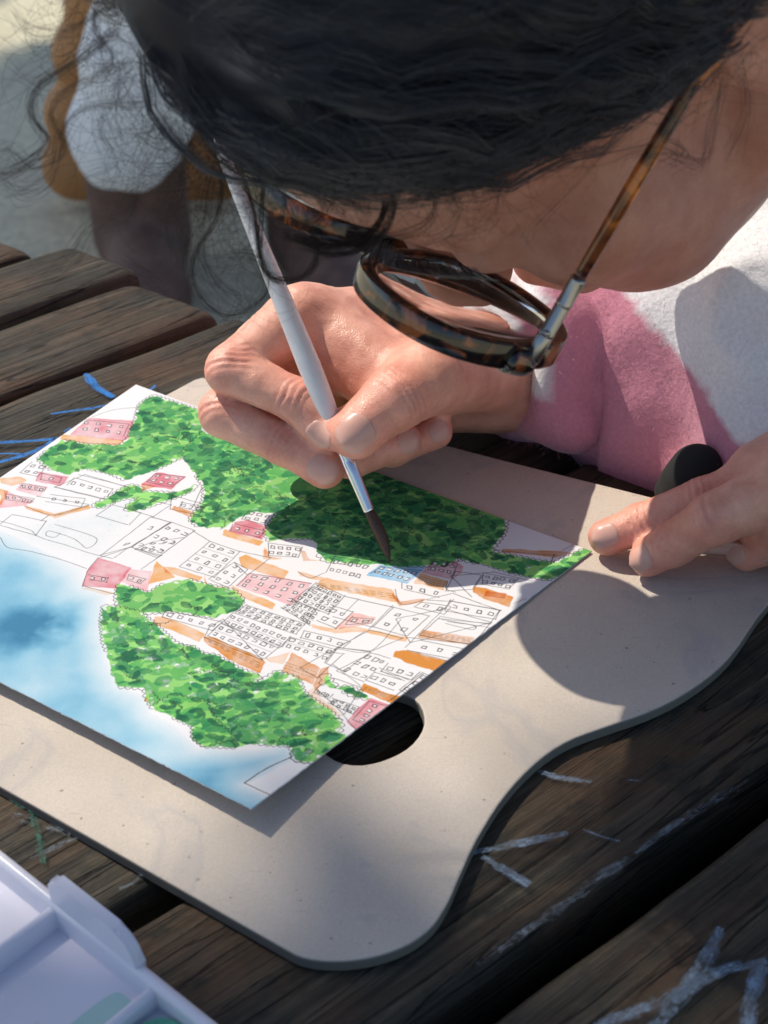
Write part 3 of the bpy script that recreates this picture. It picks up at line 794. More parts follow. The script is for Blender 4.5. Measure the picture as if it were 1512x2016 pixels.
# --- roofs, pink walls
ORA, ORB, PNK, PNP, SAL = (0.92, 0.48, 0.17), (0.80, 0.32, 0.06), (0.82, 0.26, 0.32), (0.95, 0.52, 0.55), (0.95, 0.40, 0.34)
for zf, col, st, pts in [
    (Z1, ORA, .9, [(310, 290), (620, 320), (590, 347), (430, 337), (298, 312)]), (Z1, ORA, .8, [(0, 510), (100, 500), (140, 520), (60, 545), (10, 530)]),
    (Z1, ORA, .8, [(120, 640), (270, 684), (440, 642), (450, 657), (275, 704), (130, 660)]), (Z1, ORA, .8, [(0, 560), (40, 570), (10, 640), (0, 640)]), (Z1, ORB, .8, [(860, 643), (970, 680), (960, 707), (850, 662)]),
    (Z1, ORA, .9, [(1115, 762), (1305, 820), (1285, 842), (1100, 790)]), (Z1, ORA, .95, [(1180, 905), (1220, 888), (1432, 970), (1402, 1012), (1200, 945)]),
    (Z1, ORA, .9, [(775, 915), (870, 1000), (735, 1032), (760, 960)]), (Z1, ORA, .8, [(810, 945), (870, 950), (1005, 1000), (990, 1017), (820, 975)]), (Z1, ORB, .7, [(705, 532), (775, 545), (740, 560), (700, 575)]),
    (Z1, ORA, .7, [(1010, 985), (1030, 1040), (1140, 1048), (1130, 1056), (1022, 1052)]), (Z1, ORA, .85, [(1150, 1038), (1367, 1130), (1350, 1158), (1170, 1085)]),
    (Z1, ORA, .8, [(1310, 850), (1340, 895), (1400, 905), (1330, 915), (1305, 905)]),
    (Z2, ORB, .8, [(1085, 362), (1330, 375), (1362, 382), (1300, 397), (1080, 376)]), (Z2, ORA, .75, [(135, 370), (150, 365), (165, 395), (210, 405), (150, 398)]), (Z2, ORB, .7, [(285, 370), (300, 372), (320, 405), (365, 412), (300, 410)]),
    (Z6, ORA, .8, [(570, 118), (605, 92), (740, 120), (930, 150), (975, 215), (940, 212), (760, 172), (575, 145)]), (Z6, ORB, .7, [(940, 155), (975, 210), (1100, 198), (1090, 214), (970, 232), (945, 190)]), (Z6, ORA, .6, [(465, 60), (600, 95), (590, 110), (480, 85)]),
    (Z6, ORA, .85, [(1075, 72), (1210, 108), (1195, 157), (1045, 118)]), (Z6, ORB, 1., [(1340, 138), (1400, 148), (1512, 180), (1540, 190), (1520, 240), (1390, 197), (1335, 165)]), (Z6, ORB, .95, [(1400, 160), (1500, 170), (1490, 195), (1390, 185)]),
    (Z6, ORB, .7, [(1085, 353), (1345, 390), (1332, 428), (1068, 388)]), (Z6, ORB, 1.15, [(950, 455), (1010, 455), (1240, 515), (1200, 572), (1060, 532), (942, 485)]),
    (Z6, ORA, .75, [(535, 322), (640, 345), (740, 335), (1012, 388), (1002, 412), (800, 362), (650, 368), (540, 342)]), (Z6, ORB, .9, [(3, 385), (60, 388), (312, 510), (282, 568), (150, 512), (8, 412)]),
    (Z6, ORB, .85, [(390, 550), (440, 468), (582, 540), (542, 622), (400, 562)]), (Z6, ORA, .5, [(305, 492), (430, 465), (390, 522), (335, 512)]), (Z6, ORB, .9, [(545, 625), (585, 545), (625, 532), (618, 590), (560, 650)]),
    (Z6, ORB, .9, [(795, 618), (920, 668), (1050, 693), (930, 717), (778, 652)]), (Z6, ORA, .5, [(510, 660), (570, 630), (585, 695), (692, 772), (680, 782), (560, 712)]), (Z6, ORA, .5, [(930, 690), (1020, 690), (960, 730)]),
    (Z3, ORA, .95, [(580, 308), (612, 308), (762, 373), (742, 403), (568, 332)]), (Z3, ORB, .9, [(540, 605), (560, 605), (558, 622), (542, 622)]), (Z3, ORA, .4, [(305, 205), (330, 200), (430, 220), (400, 228)]),
    (Z1, PNK, .75, [(440, 208), (660, 225), (665, 290), (612, 322), (350, 292)]), (Z1, PNK, .75, [(190, 478), (347, 500), (300, 548), (178, 522)]), (Z1, PNK, .95, [(780, 478), (922, 500), (850, 562), (700, 540)]),
    (Z1, PNP, .7, [(100, 530), (240, 550), (200, 600), (80, 562)]), (Z1, PNP, .85, [(20, 570), (172, 622), (120, 642), (0, 655)]), (Z1, PNK, 1., [(1165, 725), (1235, 713), (1322, 750), (1300, 812), (1138, 772)]),
    (Z1, PNK, .85, [(488, 900), (652, 952), (582, 1052), (408, 1042), (440, 960)]), (Z1, PNP, .7, [(640, 955), (750, 970), (732, 1075), (590, 1012)]), (Z6, PNP, .85, [(232, 68), (540, 120), (440, 232), (158, 132)]),
    (Z6, PNK, .65, [(1142, -4), (1250, 10), (1285, 40), (1275, 70), (1242, 102), (1078, 70)]), (Z6, SAL, .75, [(742, 268), (852, 290), (832, 322), (680, 348), (662, 337)]), (Z6, PNK, .85, [(830, 688), (972, 742), (882, 862), (792, 882), (708, 802)]),
]:
    wash(zf(pts), col, st)
wash(Z6([(872, 32), (1090, 20), (1098, 45), (1010, 122), (808, 82)]), (0.16, 0.55, 0.90), 0.85)
# --- foliage
hs = np.random.default_rng(5)
def leaves(pts, seed, dark=0.0, white=0.0, cell=33):
    sl, s = poly_mask(uv(pts), True, 16)
    if sl is None: return
    h, w = s.shape
    big = fbm(h, w, cell * 4, seed + 3, 2); n3 = fbm(h, w, 16, seed + 2, 2)
    ins = np.clip((s + (n3 - 0.5) * 14) / 2 + 0.5, 0, 1)
    base = np.array([0.23, 0.55, 0.13]) * (0.80 + 0.45 * big[..., None]) + np.array([0.05, 0.02, 0.03]) * (n3[..., None] - 0.5)
    cover(sl, ins * np.where(n3 > 0.80 - white * 0.22, 0.12, 0.95), base)
    rr = np.random.default_rng(seed)
    area = ins.sum()
    for lay, (col, per, a0, lo, hi) in enumerate((((0.060, 0.34, 0.085), 340, .86, 9, 26), ((0.018, 0.205, 0.080), 380 / (1 + .8 * max(dark, 0)), .92, 9, 26), ((0.005, 0.095, 0.048), 640 / (1 + 2 * max(dark, 0)), .92, 7, 20))):
        M = np.full((h, w), -1.0)
        for _ in range(int(area / per)):
            cx, cy = rr.integers(0, w), rr.integers(0, h)
            if s[cy, cx] < 2: continue
            if lay and big[cy, cx] + rr.normal(0, .10) < 0.46 - dark * .2: continue
            L = rr.uniform(lo, hi) * cell / 30; Wd = L * rr.uniform(.38, .72); th_ = rr.normal(-.5, .8)
            m_ = int(L * 1.3 + 3); x0, x1, y0, y1 = max(cx - m_, 0), min(cx + m_, w), max(cy - m_, 0), min(cy + m_, h)
            yy, xx = np.mgrid[y0:y1, x0:x1]; dx_ = xx - cx + wobx[sl][y0:y1, x0:x1] * 1.3; dy_ = yy - cy + woby[sl][y0:y1, x0:x1] * 1.3
            u_ = (dx_ * math.cos(th_) + dy_ * math.sin(th_)) / L; v_ = (-dx_ * math.sin(th_) + dy_ * math.cos(th_)) / Wd
            q = (1 - np.abs(u_) ** 1.8 - np.abs(v_) ** 2 - .3 * u_ * v_ + (n3[y0:y1, x0:x1] - .5) * .8) * Wd
            M[y0:y1, x0:x1] = np.maximum(M[y0:y1, x0:x1], q)
        al = np.clip(M * .6 + .5, 0, 1) * ins
        tone = a0 * (0.62 + 0.75 * (gran[sl] - .3)) + .20 * np.exp(-np.maximum(M, 0) / 1.6)
        cover(sl, np.clip(al * tone, 0, .95), col)
    # scalloped pen outlines along the edge and inside
    P = uv(pts); n = len(P)
    for i in range(n):
        p, q = P[i], P[(i + 1) % n]; L = np.hypot(*(q - p)); k = max(1, int(L / 15))
        if hs.random() < 0.25: continue
        for j in range(k): scallop(p + (q - p) * j / k, p + (q - p) * (j + 1) / k, 0.45)
    c0 = P.mean(0)
    for _ in range(int(h * w / 6500)):
        x, y = hs.integers(6, max(7, w - 6)), hs.integers(6, max(7, h - 6))
        if s[y, x] < 8: continue
        x += sl[1].start; y += sl[0].start; ang = hs.uniform(-.9, .9)
        for j in range(hs.integers(2, 6)):
            d = np.array([math.cos(ang), math.sin(ang)]) * hs.uniform(8, 15)
            scallop(np.array([x, y]), np.array([x, y]) + d, 0.5); x, y = x + d[0], y + d[1]; ang += hs.uniform(-.5, .5)
def scallop(p, q, h):
    d = q - p; nn = np.array([d[1], -d[0]])
    t = np.linspace(0, 1, 6)[:, None]
    line(p + d * t + nn * h * np.sin(t * math.pi), 1.5, raw=True, alpha=0.9)
leaves(Z1([(760, 95), (985, 170), (1010, 300), (920, 395), (760, 472), (620, 517), (540, 482), (430, 460), (340, 492), (255, 467), (188, 415), (230, 370), (310, 318), (440, 340), (600, 345), (640, 300), (668, 225), (690, 140)]), 11, -0.1)
leaves([(362, 885), (400, 850), (600, 900), (740, 915), (800, 928), (880, 962), (960, 985), (1000, 1002), (992, 1050), (965, 1085), (940, 1108), (900, 1100), (880, 1113), (800, 1115), (700, 1110), (640, 1105), (625, 1090), (618, 1060), (560, 1062), (530, 1066), (520, 1045), (545, 1010), (500, 1008), (470, 1020), (440, 1040), (390, 1037), (373, 1022), (400, 985), (402, 960), (385, 935), (365, 905)], 23, 0.25)
leaves([(905, 1085), (970, 1085), (1040, 1100), (1090, 1108), (1167, 1072), (1166, 1086), (1120, 1125), (1075, 1142), (1010, 1128), (940, 1106)], 29, 0.0)
leaves(Z1([(455, 645), (640, 540), (690, 548), (700, 572), (870, 580), (960, 538), (968, 560), (880, 602), (700, 662), (640, 672), (625, 650), (690, 600), (600, 612), (500, 655)]), 37, 0.5)
leaves(Z3([(440, 190), (480, 195), (550, 222), (610, 185), (700, 170), (770, 190), (870, 210), (905, 250), (880, 290), (800, 312), (720, 302), (640, 290), (520, 300), (440, 280), (430, 240)]), 41, 0.0)
leaves(Z3([(385, 268), (430, 272), (520, 290), (572, 332), (650, 402), (760, 452), (850, 492), (960, 552), (1030, 510), (1112, 540), (1130, 590), (1232, 662), (1270, 702), (1262, 742), (1180, 770), (1080, 790), (960, 782), (880, 795), (760, 792), (720, 762), (720, 715), (640, 682), (570, 652), (545, 612), (540, 577), (440, 570), (415, 520), (400, 440), (383, 400), (375, 330)]), 53, -0.05, 0.55)
leaves(Z3([(570, 640), (640, 600), (760, 620), (800, 690), (870, 760), (760, 790), (720, 760), (720, 715), (640, 682)]), 57, 0.25, 0.3)
leaves(Z3([(1040, 762), (1250, 738), (1332, 765), (1200, 857), (1092, 842), (1085, 792)]), 61, 0.75, 0.75)
leaves(Z6([(0, 470), (60, 475), (172, 540), (272, 577), (270, 602), (200, 612), (130, 572), (60, 562), (0, 545), (-60, 500), (-100, 440), (-60, 430)]), 67, 0.6, cell=40)
leaves(Z6([(612, 568), (640, 610), (652, 640), (720, 630), (790, 660), (822, 692), (740, 682), (690, 652), (600, 627), (588, 600)]), 71, 0.8, cell=44)
# --- houses in ink: outline, storeys and small crooked windows
def house(q, nx, ny, size=(0.5, 0.45), outline=True, rows=False):
    q = uv(q)
    def B(s, t): return (q[0] * (1 - s) + q[1] * s) * (1 - t) + (q[3] * (1 - s) + q[2] * s) * t
    if outline:
        for i in range(4):
            if hs.random() < 0.85: line(np.array([q[i] + hs.normal(0, 1.5, 2), q[(i + 1) % 4] + hs.normal(0, 1.5, 2)]), 1.7, raw=True, alpha=0.85)
    for j in range(ny):
        if rows and j: line(np.array([B(0, j / ny), B(1, j / ny)]), 1.2, raw=True, alpha=0.6)
        for i in range(nx):
            c = B((i + .5) / nx, (j + .5) / ny) + hs.normal(0, 1.2, 2)
            ds = (B((i + 1) / nx, (j + .5) / ny) - B(i / nx, (j + .5) / ny)) * size[0] / 2; dt = (B((i + .5) / nx, (j + 1) / ny) - B((i + .5) / nx, j / ny)) * size[1] / 2
            for v_ in (ds, dt):
                Lv = np.hypot(*v_); v_ *= min(1, hs.uniform(4.2, 7.2) / Lv) if Lv > 1e-6 else 1
            pts = [c - ds - dt, c + ds - dt, c + ds + dt, c - ds + dt]
            pts = np.array([p + hs.normal(0, 1.0, 2) for p in pts])
            slw, sw = poly_mask(pts, False, 3)
            if slw is not None: cover(slw, np.clip(sw + 0.5, 0, 1) * 0.8, (0.74, 0.74, 0.755))
            line(pts if hs.random() < .22 else np.vstack([pts, pts[:1]]), hs.uniform(1.5, 2.4), raw=True, alpha=1.0)
for zf, q, nx, ny, rw in [
    (Z1, [(400, 215), (640, 240), (610, 300), (390, 275)], 4, 2, 0), (Z1, [(160, 430), (240, 440), (190, 500), (100, 480)], 2, 2, 0), (Z1, [(205, 485), (310, 505), (295, 530), (200, 515)], 1, 1, 0),
    (Z1, [(110, 535), (230, 555), (215, 575), (100, 555)], 4, 1, 0), (Z1, [(30, 585), (170, 610), (150, 630), (30, 615)], 5, 1, 0), (Z1, [(370, 505), (560, 560), (530, 600), (330, 545)], 5, 1, 0), (Z1, [(250, 590), (420, 610), (400, 650), (230, 620)], 3, 1, 0),
    (Z1, [(770, 485), (915, 500), (850, 550), (730, 525)], 3, 2, 0), (Z1, [(900, 625), (1010, 650), (995, 675), (890, 650)], 3, 1, 0), (Z1, [(850, 725), (965, 770), (790, 895), (650, 850)], 3, 3, 0), (Z1, [(750, 700), (850, 725), (650, 850), (500, 900)], 1, 2, 0),
    (Z1, [(1240, 665), (1360, 685), (1320, 740), (1200, 710)], 3, 2, 0), (Z1, [(1160, 735), (1310, 770), (1290, 800), (1140, 765)], 3, 1, 0), (Z1, [(1045, 820), (1190, 870), (1060, 1000), (890, 945)], 3, 4, 1), (Z1, [(1160, 925), (1230, 960), (1130, 1050), (1040, 1010)], 2, 3, 0),
    (Z1, [(1330, 830), (1500, 850), (1480, 900), (1330, 890)], 4, 2, 0), (Z1, [(440, 985), (540, 1000), (530, 1020), (440, 1010)], 2, 1, 0), (Z1, [(640, 985), (720, 1010), (700, 1030), (630, 1010)], 2, 1, 0),
    (Z6, [(232, 72), (535, 122), (440, 228), (165, 132)], 5, 3, 0), (Z6, [(560, 120), (700, 182), (620, 275), (450, 200)], 6, 4, 1), (Z6, [(450, 205), (580, 260), (530, 330), (380, 240)], 7, 3, 1), (Z6, [(215, 228), (500, 320), (460, 375), (160, 270)], 8, 3, 1),
    (Z6, [(150, 270), (430, 390), (380, 440), (90, 320)], 9, 2, 1), (Z6, [(90, 320), (380, 430), (300, 495), (20, 380)], 7, 2, 1), (Z6, [(640, 232), (740, 262), (655, 345), (560, 305)], 2, 2, 0), (Z6, [(500, 355), (725, 410), (690, 442), (480, 390)], 4, 1, 0), (Z6, [(430, 385), (660, 450), (610, 512), (390, 440)], 5, 2, 1),
    (Z6, [(830, 468), (925, 495), (800, 612), (660, 555)], 3, 3, 0), (Z6, [(950, 240), (1120, 285), (1010, 385), (840, 340)], 2, 2, 0), (Z6, [(1225, 205), (1475, 260), (1450, 300), (1200, 255)], 4, 1, 0), (Z6, [(1080, 215), (1225, 235), (1190, 275), (1050, 240)], 2, 1, 0),
    (Z6, [(1075, 405), (1310, 450), (1260, 500), (1040, 460)], 3, 1, 0), (Z6, [(920, 515), (1070, 560), (1030, 600), (880, 558)], 3, 1, 0), (Z6, [(850, 560), (980, 600), (945, 650), (800, 600)], 3, 1, 0), (Z6, [(1090, 565), (1165, 600), (1060, 690), (970, 650)], 2, 3, 0),
    (Z6, [(650, -10), (840, 20), (770, 110), (610, 70)], 5, 2, 0), (Z6, [(985, 118), (1205, 160), (1170, 190), (990, 150)], 3, 1, 0), (Z6, [(1390, 70), (1560, 100), (1512, 150), (1380, 125)], 4, 2, 0), (Z6, [(880, 35), (1080, 60), (1010, 115), (830, 72)], 5, 2, 0),
    (Z6, [(1140, 0), (1260, 25), (1235, 85), (1110, 60)], 3, 2, 0), (Z6, [(740, 285), (840, 300), (830, 318), (700, 325)], 2, 1, 0), (Z6, [(830, 705), (960, 745), (880, 855), (740, 800)], 2, 4, 0), (Z6, [(640, 690), (770, 735), (740, 770), (620, 715)], 4, 2, 1), (Z6, [(560, 645), (640, 670), (620, 690), (550, 665)], 3, 1, 0),
    (Z3, [(620, 285), (830, 330), (790, 360), (600, 310)], 5, 1, 0), (Z3, [(570, 30), (680, 15), (590, 90), (500, 60)], 3, 2, 0)]:
    house(zf(q), nx, ny, rows=bool(rw))
for zf, pts, w in [
    (Z1, [(455, 205), (560, 170), (690, 155)], 1.2), (Z1, [(0, 720), (60, 735), (150, 765), (200, 800), (330, 840), (450, 880), (560, 905)], 1.3), (Z1, [(0, 800), (40, 850), (150, 870), (300, 910), (430, 955)], 1.4),
    (Z1, [(270, 735), (450, 790), (480, 820), (430, 855), (370, 810), (250, 770), (230, 790), (270, 800), (300, 780)], 1.4), (Z1, [(390, 490), (640, 550)], 1.3), (Z1, [(270, 550), (520, 610)], 1.3), (Z1, [(120, 645), (270, 690), (440, 645)], 1.4), (Z1, [(240, 692), (205, 718)], 2.2),
    (Z1, [(410, 1040), (580, 1085)], 1.6), (Z1, [(490, 900), (440, 960), (408, 1045)], 1.4), (Z1, [(1140, 560), (1200, 620)], 1.0),
    (Z6, [(700, 185), (940, 240)], 1.3), (Z6, [(770, 200), (700, 270)], 1.2), (Z6, [(940, 230), (820, 350)], 1.3), (Z6, [(650, 445), (830, 455), (980, 300)], 1.3), (Z6, [(800, 360), (640, 460)], 1.2), (Z6, [(1240, 200), (1000, 440)], 1.3), (Z6, [(1470, 255), (1340, 420)], 1.4),
    (Z6, [(1170, 285), (1420, 325)], 1.3), (Z6, [(1180, 300), (1410, 340)], 1.3), (Z6, [(1200, 320), (1330, 350), (1340, 330), (1210, 310)], 1.4), (Z6, [(870, 540), (1020, 600)], 1.3), (Z6, [(880, 555), (1000, 605)], 1.2), (Z6, [(1090, 570), (910, 710)], 1.4), (Z6, [(640, 520), (780, 630)], 1.2), (Z6, [(205, 1110), (310, 1040), (440, 980)], 3.2), (Z6, [(205, 1110), (330, 1168)], 2.6),
    (Z6, [(430, 960), (450, 1000), (590, 1020)], 1.4), (Z6, [(690, 770), (790, 885)], 1.3), (Z6, [(1380, 80), (1340, 140)], 1.2), (Z6, [(950, 150), (985, 225), (1110, 200), (1240, 170)], 1.4), (Z6, [(1210, 110), (1205, 150), (1250, 165)], 1.5), (Z6, [(470, 65), (530, 95), (600, 70)], 1.4),
    (Z2, [(1050, 325), (1055, 365), (1300, 390)], 1.5), (Z2, [(1290, 385), (1275, 425)], 2.4), (Z2, [(1320, 370), (1420, 320)], 1.2), (Z2, [(1130, 580), (1180, 560)], 1.0), (Z2, [(830, 640), (1040, 660)], 1.3)]:
    P = uv(zf(pts)); line(catmull([(x, y, 0) for x, y in P], 6 * len(P))[:, :2] if len(P) > 2 else P, w, raw=True, alpha=0.85)
# plain walls between the window fronts
for zf, q in [(Z6, [(700, 185), (940, 240), (840, 340), (640, 290)]), (Z6, [(830, 350), (985, 392), (830, 455), (660, 440)]), (Z6, [(660, 440), (830, 458), (700, 560), (600, 510)]), (Z6, [(1010, 390), (1340, 425), (1240, 512), (1010, 455)]), (Z6, [(1110, 205), (1240, 172), (1480, 255), (1225, 210)]),
              (Z6, [(1170, 290), (1420, 340), (1340, 425), (1075, 380)]), (Z6, [(620, 460), (700, 470), (560, 590), (480, 540)]), (Z6, [(780, 620), (900, 520), (1090, 570), (930, 700)]), (Z6, [(560, 640), (650, 590), (780, 640), (700, 770)]), (Z6, [(1250, 60), (1390, 80), (1340, 150), (1200, 160)]),
              (Z6, [(30, 340), (100, 300), (300, 500), (10, 390)]), (Z6, [(440, 240), (540, 140), (620, 170), (500, 330)]), (Z1, [(420, 492), (640, 552), (520, 612), (270, 552)]), (Z1, [(180, 598), (440, 640), (270, 690), (120, 645)]), (Z1, [(960, 770), (1045, 822), (890, 945), (800, 890)]),
              (Z1, [(850, 590), (1020, 640), (990, 690), (840, 660)]), (Z1, [(1190, 870), (1340, 900), (1230, 985), (1160, 925)]), (Z1, [(1000, 560), (1100, 620), (1060, 700), (960, 640)]), (Z1, [(500, 890), (750, 700), (850, 728), (640, 850)]), (Z1, [(560, 640), (700, 680), (640, 740), (480, 690)]), (Z1, [(60, 690), (230, 720), (180, 790), (0, 740)]), (Z1, [(640, 850), (800, 890), (700, 960), (560, 905)]), (Z1, [(700, 610), (850, 640), (760, 700), (620, 660)]), (Z2, [(880, 470), (1050, 455), (1200, 490), (960, 555)]), (Z2, [(660, 640), (850, 600), (1040, 655), (720, 735)])]:
    house(zf(q), 0, 0)
# roof tile ticks
for zf, q in [(Z6, [(575, 118), (935, 165), (960, 210), (580, 140)]), (Z6, [(400, 500), (570, 550), (540, 610), (400, 555)]), (Z6, [(20, 395), (300, 515), (280, 555), (20, 410)]), (Z6, [(1080, 80), (1205, 112), (1190, 150), (1055, 115)]), (Z6, [(1085, 360), (1335, 395), (1330, 420), (1075, 385)]), (Z6, [(800, 630), (1000, 690), (940, 712), (790, 650)])]:
    q = uv(zf(q))
    for t in (0.2, 0.45, 0.7):
        for i in range(9):
            s0 = (i + hs.uniform(0, .4)) / 9; s1 = s0 + 0.06
            B = lambda s, t: (q[0] * (1 - s) + q[1] * s) * (1 - t) + (q[3] * (1 - s) + q[2] * s) * t
            line(np.array([B(s0, t), B(s1, t)]), 1.2, raw=True, alpha=0.7)
# paint spatters
for _ in range(70):
    x, y = uv(Z1([(hs.uniform(20, 760), hs.uniform(560, 930))]))[0]; r = hs.uniform(0.8, 3.2)
    slw, sw = poly_mask(np.array([[x + r * math.cos(t), y + r * math.sin(t)] for t in np.linspace(0, 6.28, 9)[:-1]]), True, 3)
    if slw is not None: glaze(slw, np.clip(sw + .5, 0, 1) * 0.5, (0.45, 0.72, 0.62))
IMG *= (0.985 + 0.03 * (fbm(NV, NU, 4, 99, 2)[..., None] - 0.5))
IMG = np.clip(IMG, 0.003, 0.85)
# --- the sheet itself: gently curled, its near corner lifted
GU, GV = NU // 2, NV // 2
small = IMG.reshape(GV, 2, GU, 2, 3).mean((1, 3))
PT = atz(*CT, BT + 0.0010); PR = atz(*CR, BT + 0.0008); LIFT = 0.0125; PB = atz(*CB, BT + LIFT); PL = atz(*CL, BT + 0.006)
uu = np.linspace(0, 1, GU)[None, :, None]; vv = np.linspace(0, 1, GV)[:, None, None]
PT_, PR_, PB_, PL_ = [np.array(tuple(p))[None, None] for p in (PT, PR, PB, PL)]
# perspective-true placing of (u,v): invert the same homography, then drop onto the curled sheet
Hi = np.linalg.inv(HM)
U1, V1 = np.meshgrid(np.linspace(0, 1, GU), np.linspace(0, 1, GV))
# a slight deckle on the outer rows
edge_n = fbm(GV, GU, 7, 5, 3) - 0.5
U2 = U1.copy(); V2 = V1.copy()
V2[-1] += 0.004 * edge_n[-1]; U2[:, -1] += 0.002 * edge_n[:, -1]
q = np.stack([U2, V2, np.ones_like(U2)], -1) @ Hi.T
PX, PY = q[..., 0] / q[..., 2], q[..., 1] / q[..., 2]
ZL = BT + 0.0009 + 0.0062 * np.clip(V1, 0, 1) ** 2.2 * (0.50 + 0.50 * U1 ** 1.5) + 0.0004 * np.sin(U1 * 7) * V1 + 0.0012 * np.clip(1 - U1, 0, 1) ** 2
dx = (PX - 756) / FPX; dy = -(PY - 1008) / FPX
rx = dx; ry = dy * CU.y + CF.y; rz = dy * CU.z + CF.z
t = (ZL - CAM_Z) / rz
top = np.stack([rx * t, ry * t, ZL], -1).reshape(-1, 3)
idx = np.arange(GU * GV).reshape(GV, GU)
Qt = np.stack([idx[:-1, :-1], idx[1:, :-1], idx[1:, 1:], idx[:-1, 1:]], -1).reshape(-1, 4)
def paper_material():
    m, nt, b = mat_new('watercolour_on_paper')
    vc = nt.nodes.new('ShaderNodeVertexColor'); vc.layer_name = 'Col'
    nt.links.new(vc.outputs[0], b.inputs['Base Color'])
    b.inputs['Roughness'].default_value = 0.75; b.inputs['Specular IOR Level'].default_value = 0.25
    n1 = noise(nt, coords(nt), 1400, 3)
    bump(nt, b, n1, 0.00012, 0.6)
    return m
M_PAPER = paper_material()
# paper edge and underside as a coarse skirt in the same mesh
rim_i = np.concatenate([idx[0, :], idx[1:, -1], idx[-1, -2::-1], idx[-2:0:-1, 0]])
und = top[rim_i] - np.array([0, 0, 0.0004])
n0 = len(top); nr = len(rim_i)
ring_q = np.stack([rim_i, np.roll(rim_i, -1), n0 + (np.arange(nr) + 1) % nr, n0 + np.arange(nr)], -1)
st = 10
sub_r = np.unique(np.append(np.arange(0, GV, st), GV - 1)); sub_c = np.unique(np.append(np.arange(0, GU, st), GU - 1))
bot = top.reshape(GV, GU, 3)[np.ix_(sub_r, sub_c)] - np.array([0, 0, 0.00042])
bi = n0 + nr + np.arange(len(sub_r) * len(sub_c)).reshape(len(sub_r), len(sub_c))
Qb = np.stack([bi[:-1, :-1], bi[:-1, 1:], bi[1:, 1:], bi[1:, :-1]], -1).reshape(-1, 4)
Vp = np.concatenate([top, und, bot.reshape(-1, 3)])
paper = mesh_np('watercolour_painting', Vp, np.concatenate([Qt, ring_q, Qb]), M_PAPER)
color_attr(paper, np.concatenate([small.reshape(-1, 3), np.full((nr, 3), 0.75), np.full((bi.size, 3), 0.75)]))
prop(paper, 'unfinished ink and watercolour painting of a hillside town with green trees on white paper', 'painting')

# ================================================================ the painter
def skin_material():
    m, nt, b = mat_new('skin')
    vc = nt.nodes.new('ShaderNodeVertexColor'); vc.layer_name = 'Col'
    v = coords(nt)
    n1 = noise(nt, v, 90, 4); n2 = noise(nt, v, 900, 3)
    c = mixc(nt, vc.outputs[0], ramp(nt, n1, [(0.3, (0.84, 0.72, 0.70)), (0.7, (1.1, 1.14, 1.14))]), 0.9, 'MULTIPLY')
    c = mixc(nt, c, ramp(nt, n2, [(0.3, (0.92, 0.9, 0.9)), (0.7, (1.06, 1.06, 1.06))]), 0.6, 'MULTIPLY')
    nt.links.new(c, b.inputs['Base Color'])
    b.inputs['Roughness'].default_value = 0.37; b.inputs['Specular IOR Level'].default_value = 0.5
    b.inputs['Subsurface Weight'].default_value = 0.22; b.inputs['Subsurface Radius'].default_value = (1.0, 0.35, 0.18); b.inputs['Subsurface Scale'].default_value = 0.0035
    vo = nt.nodes.new('ShaderNodeTexVoronoi'); vo.inputs['Scale'].default_value = 1500; vo.feature = 'DISTANCE_TO_EDGE'; nt.links.new(v, vo.inputs['Vector'])
    n = bump(nt, None, ramp(nt, vo.outputs['Distance'], [(0.0, (0, 0, 0)), (0.25, (1, 1, 1))]), 0.00008, 0.6)
    bump(nt, b, noise(nt, v, 260, 4), 0.0006, 0.5, n)
    return m
M_SKIN = skin_material()
M_NAIL = simple('fingernail', (0.70, 0.40, 0.33), 0.28, Specular_IOR_Level=0.3, Subsurface_Weight=0.2, Subsurface_Scale=0.002)
SKIN = np.array([0.775, 0.415, 0.305]); RED = np.array([0.80, 0.325, 0.245])
person = empty('person', (0.32, 0.80, GZ))
prop(person, 'dark haired person in pink and white sweatshirt bending over the painting', 'person')
def camv(x, y, z): return (CX * x + CU * y - CF * z).normalized()
body_V, body_Q, body_C = [], [], []
nail_jobs = []
def add_body(V, Q, C):
    off = sum(len(v) for v in body_V)
    body_V.append(V); body_Q.append(Q + off); body_C.append(C)

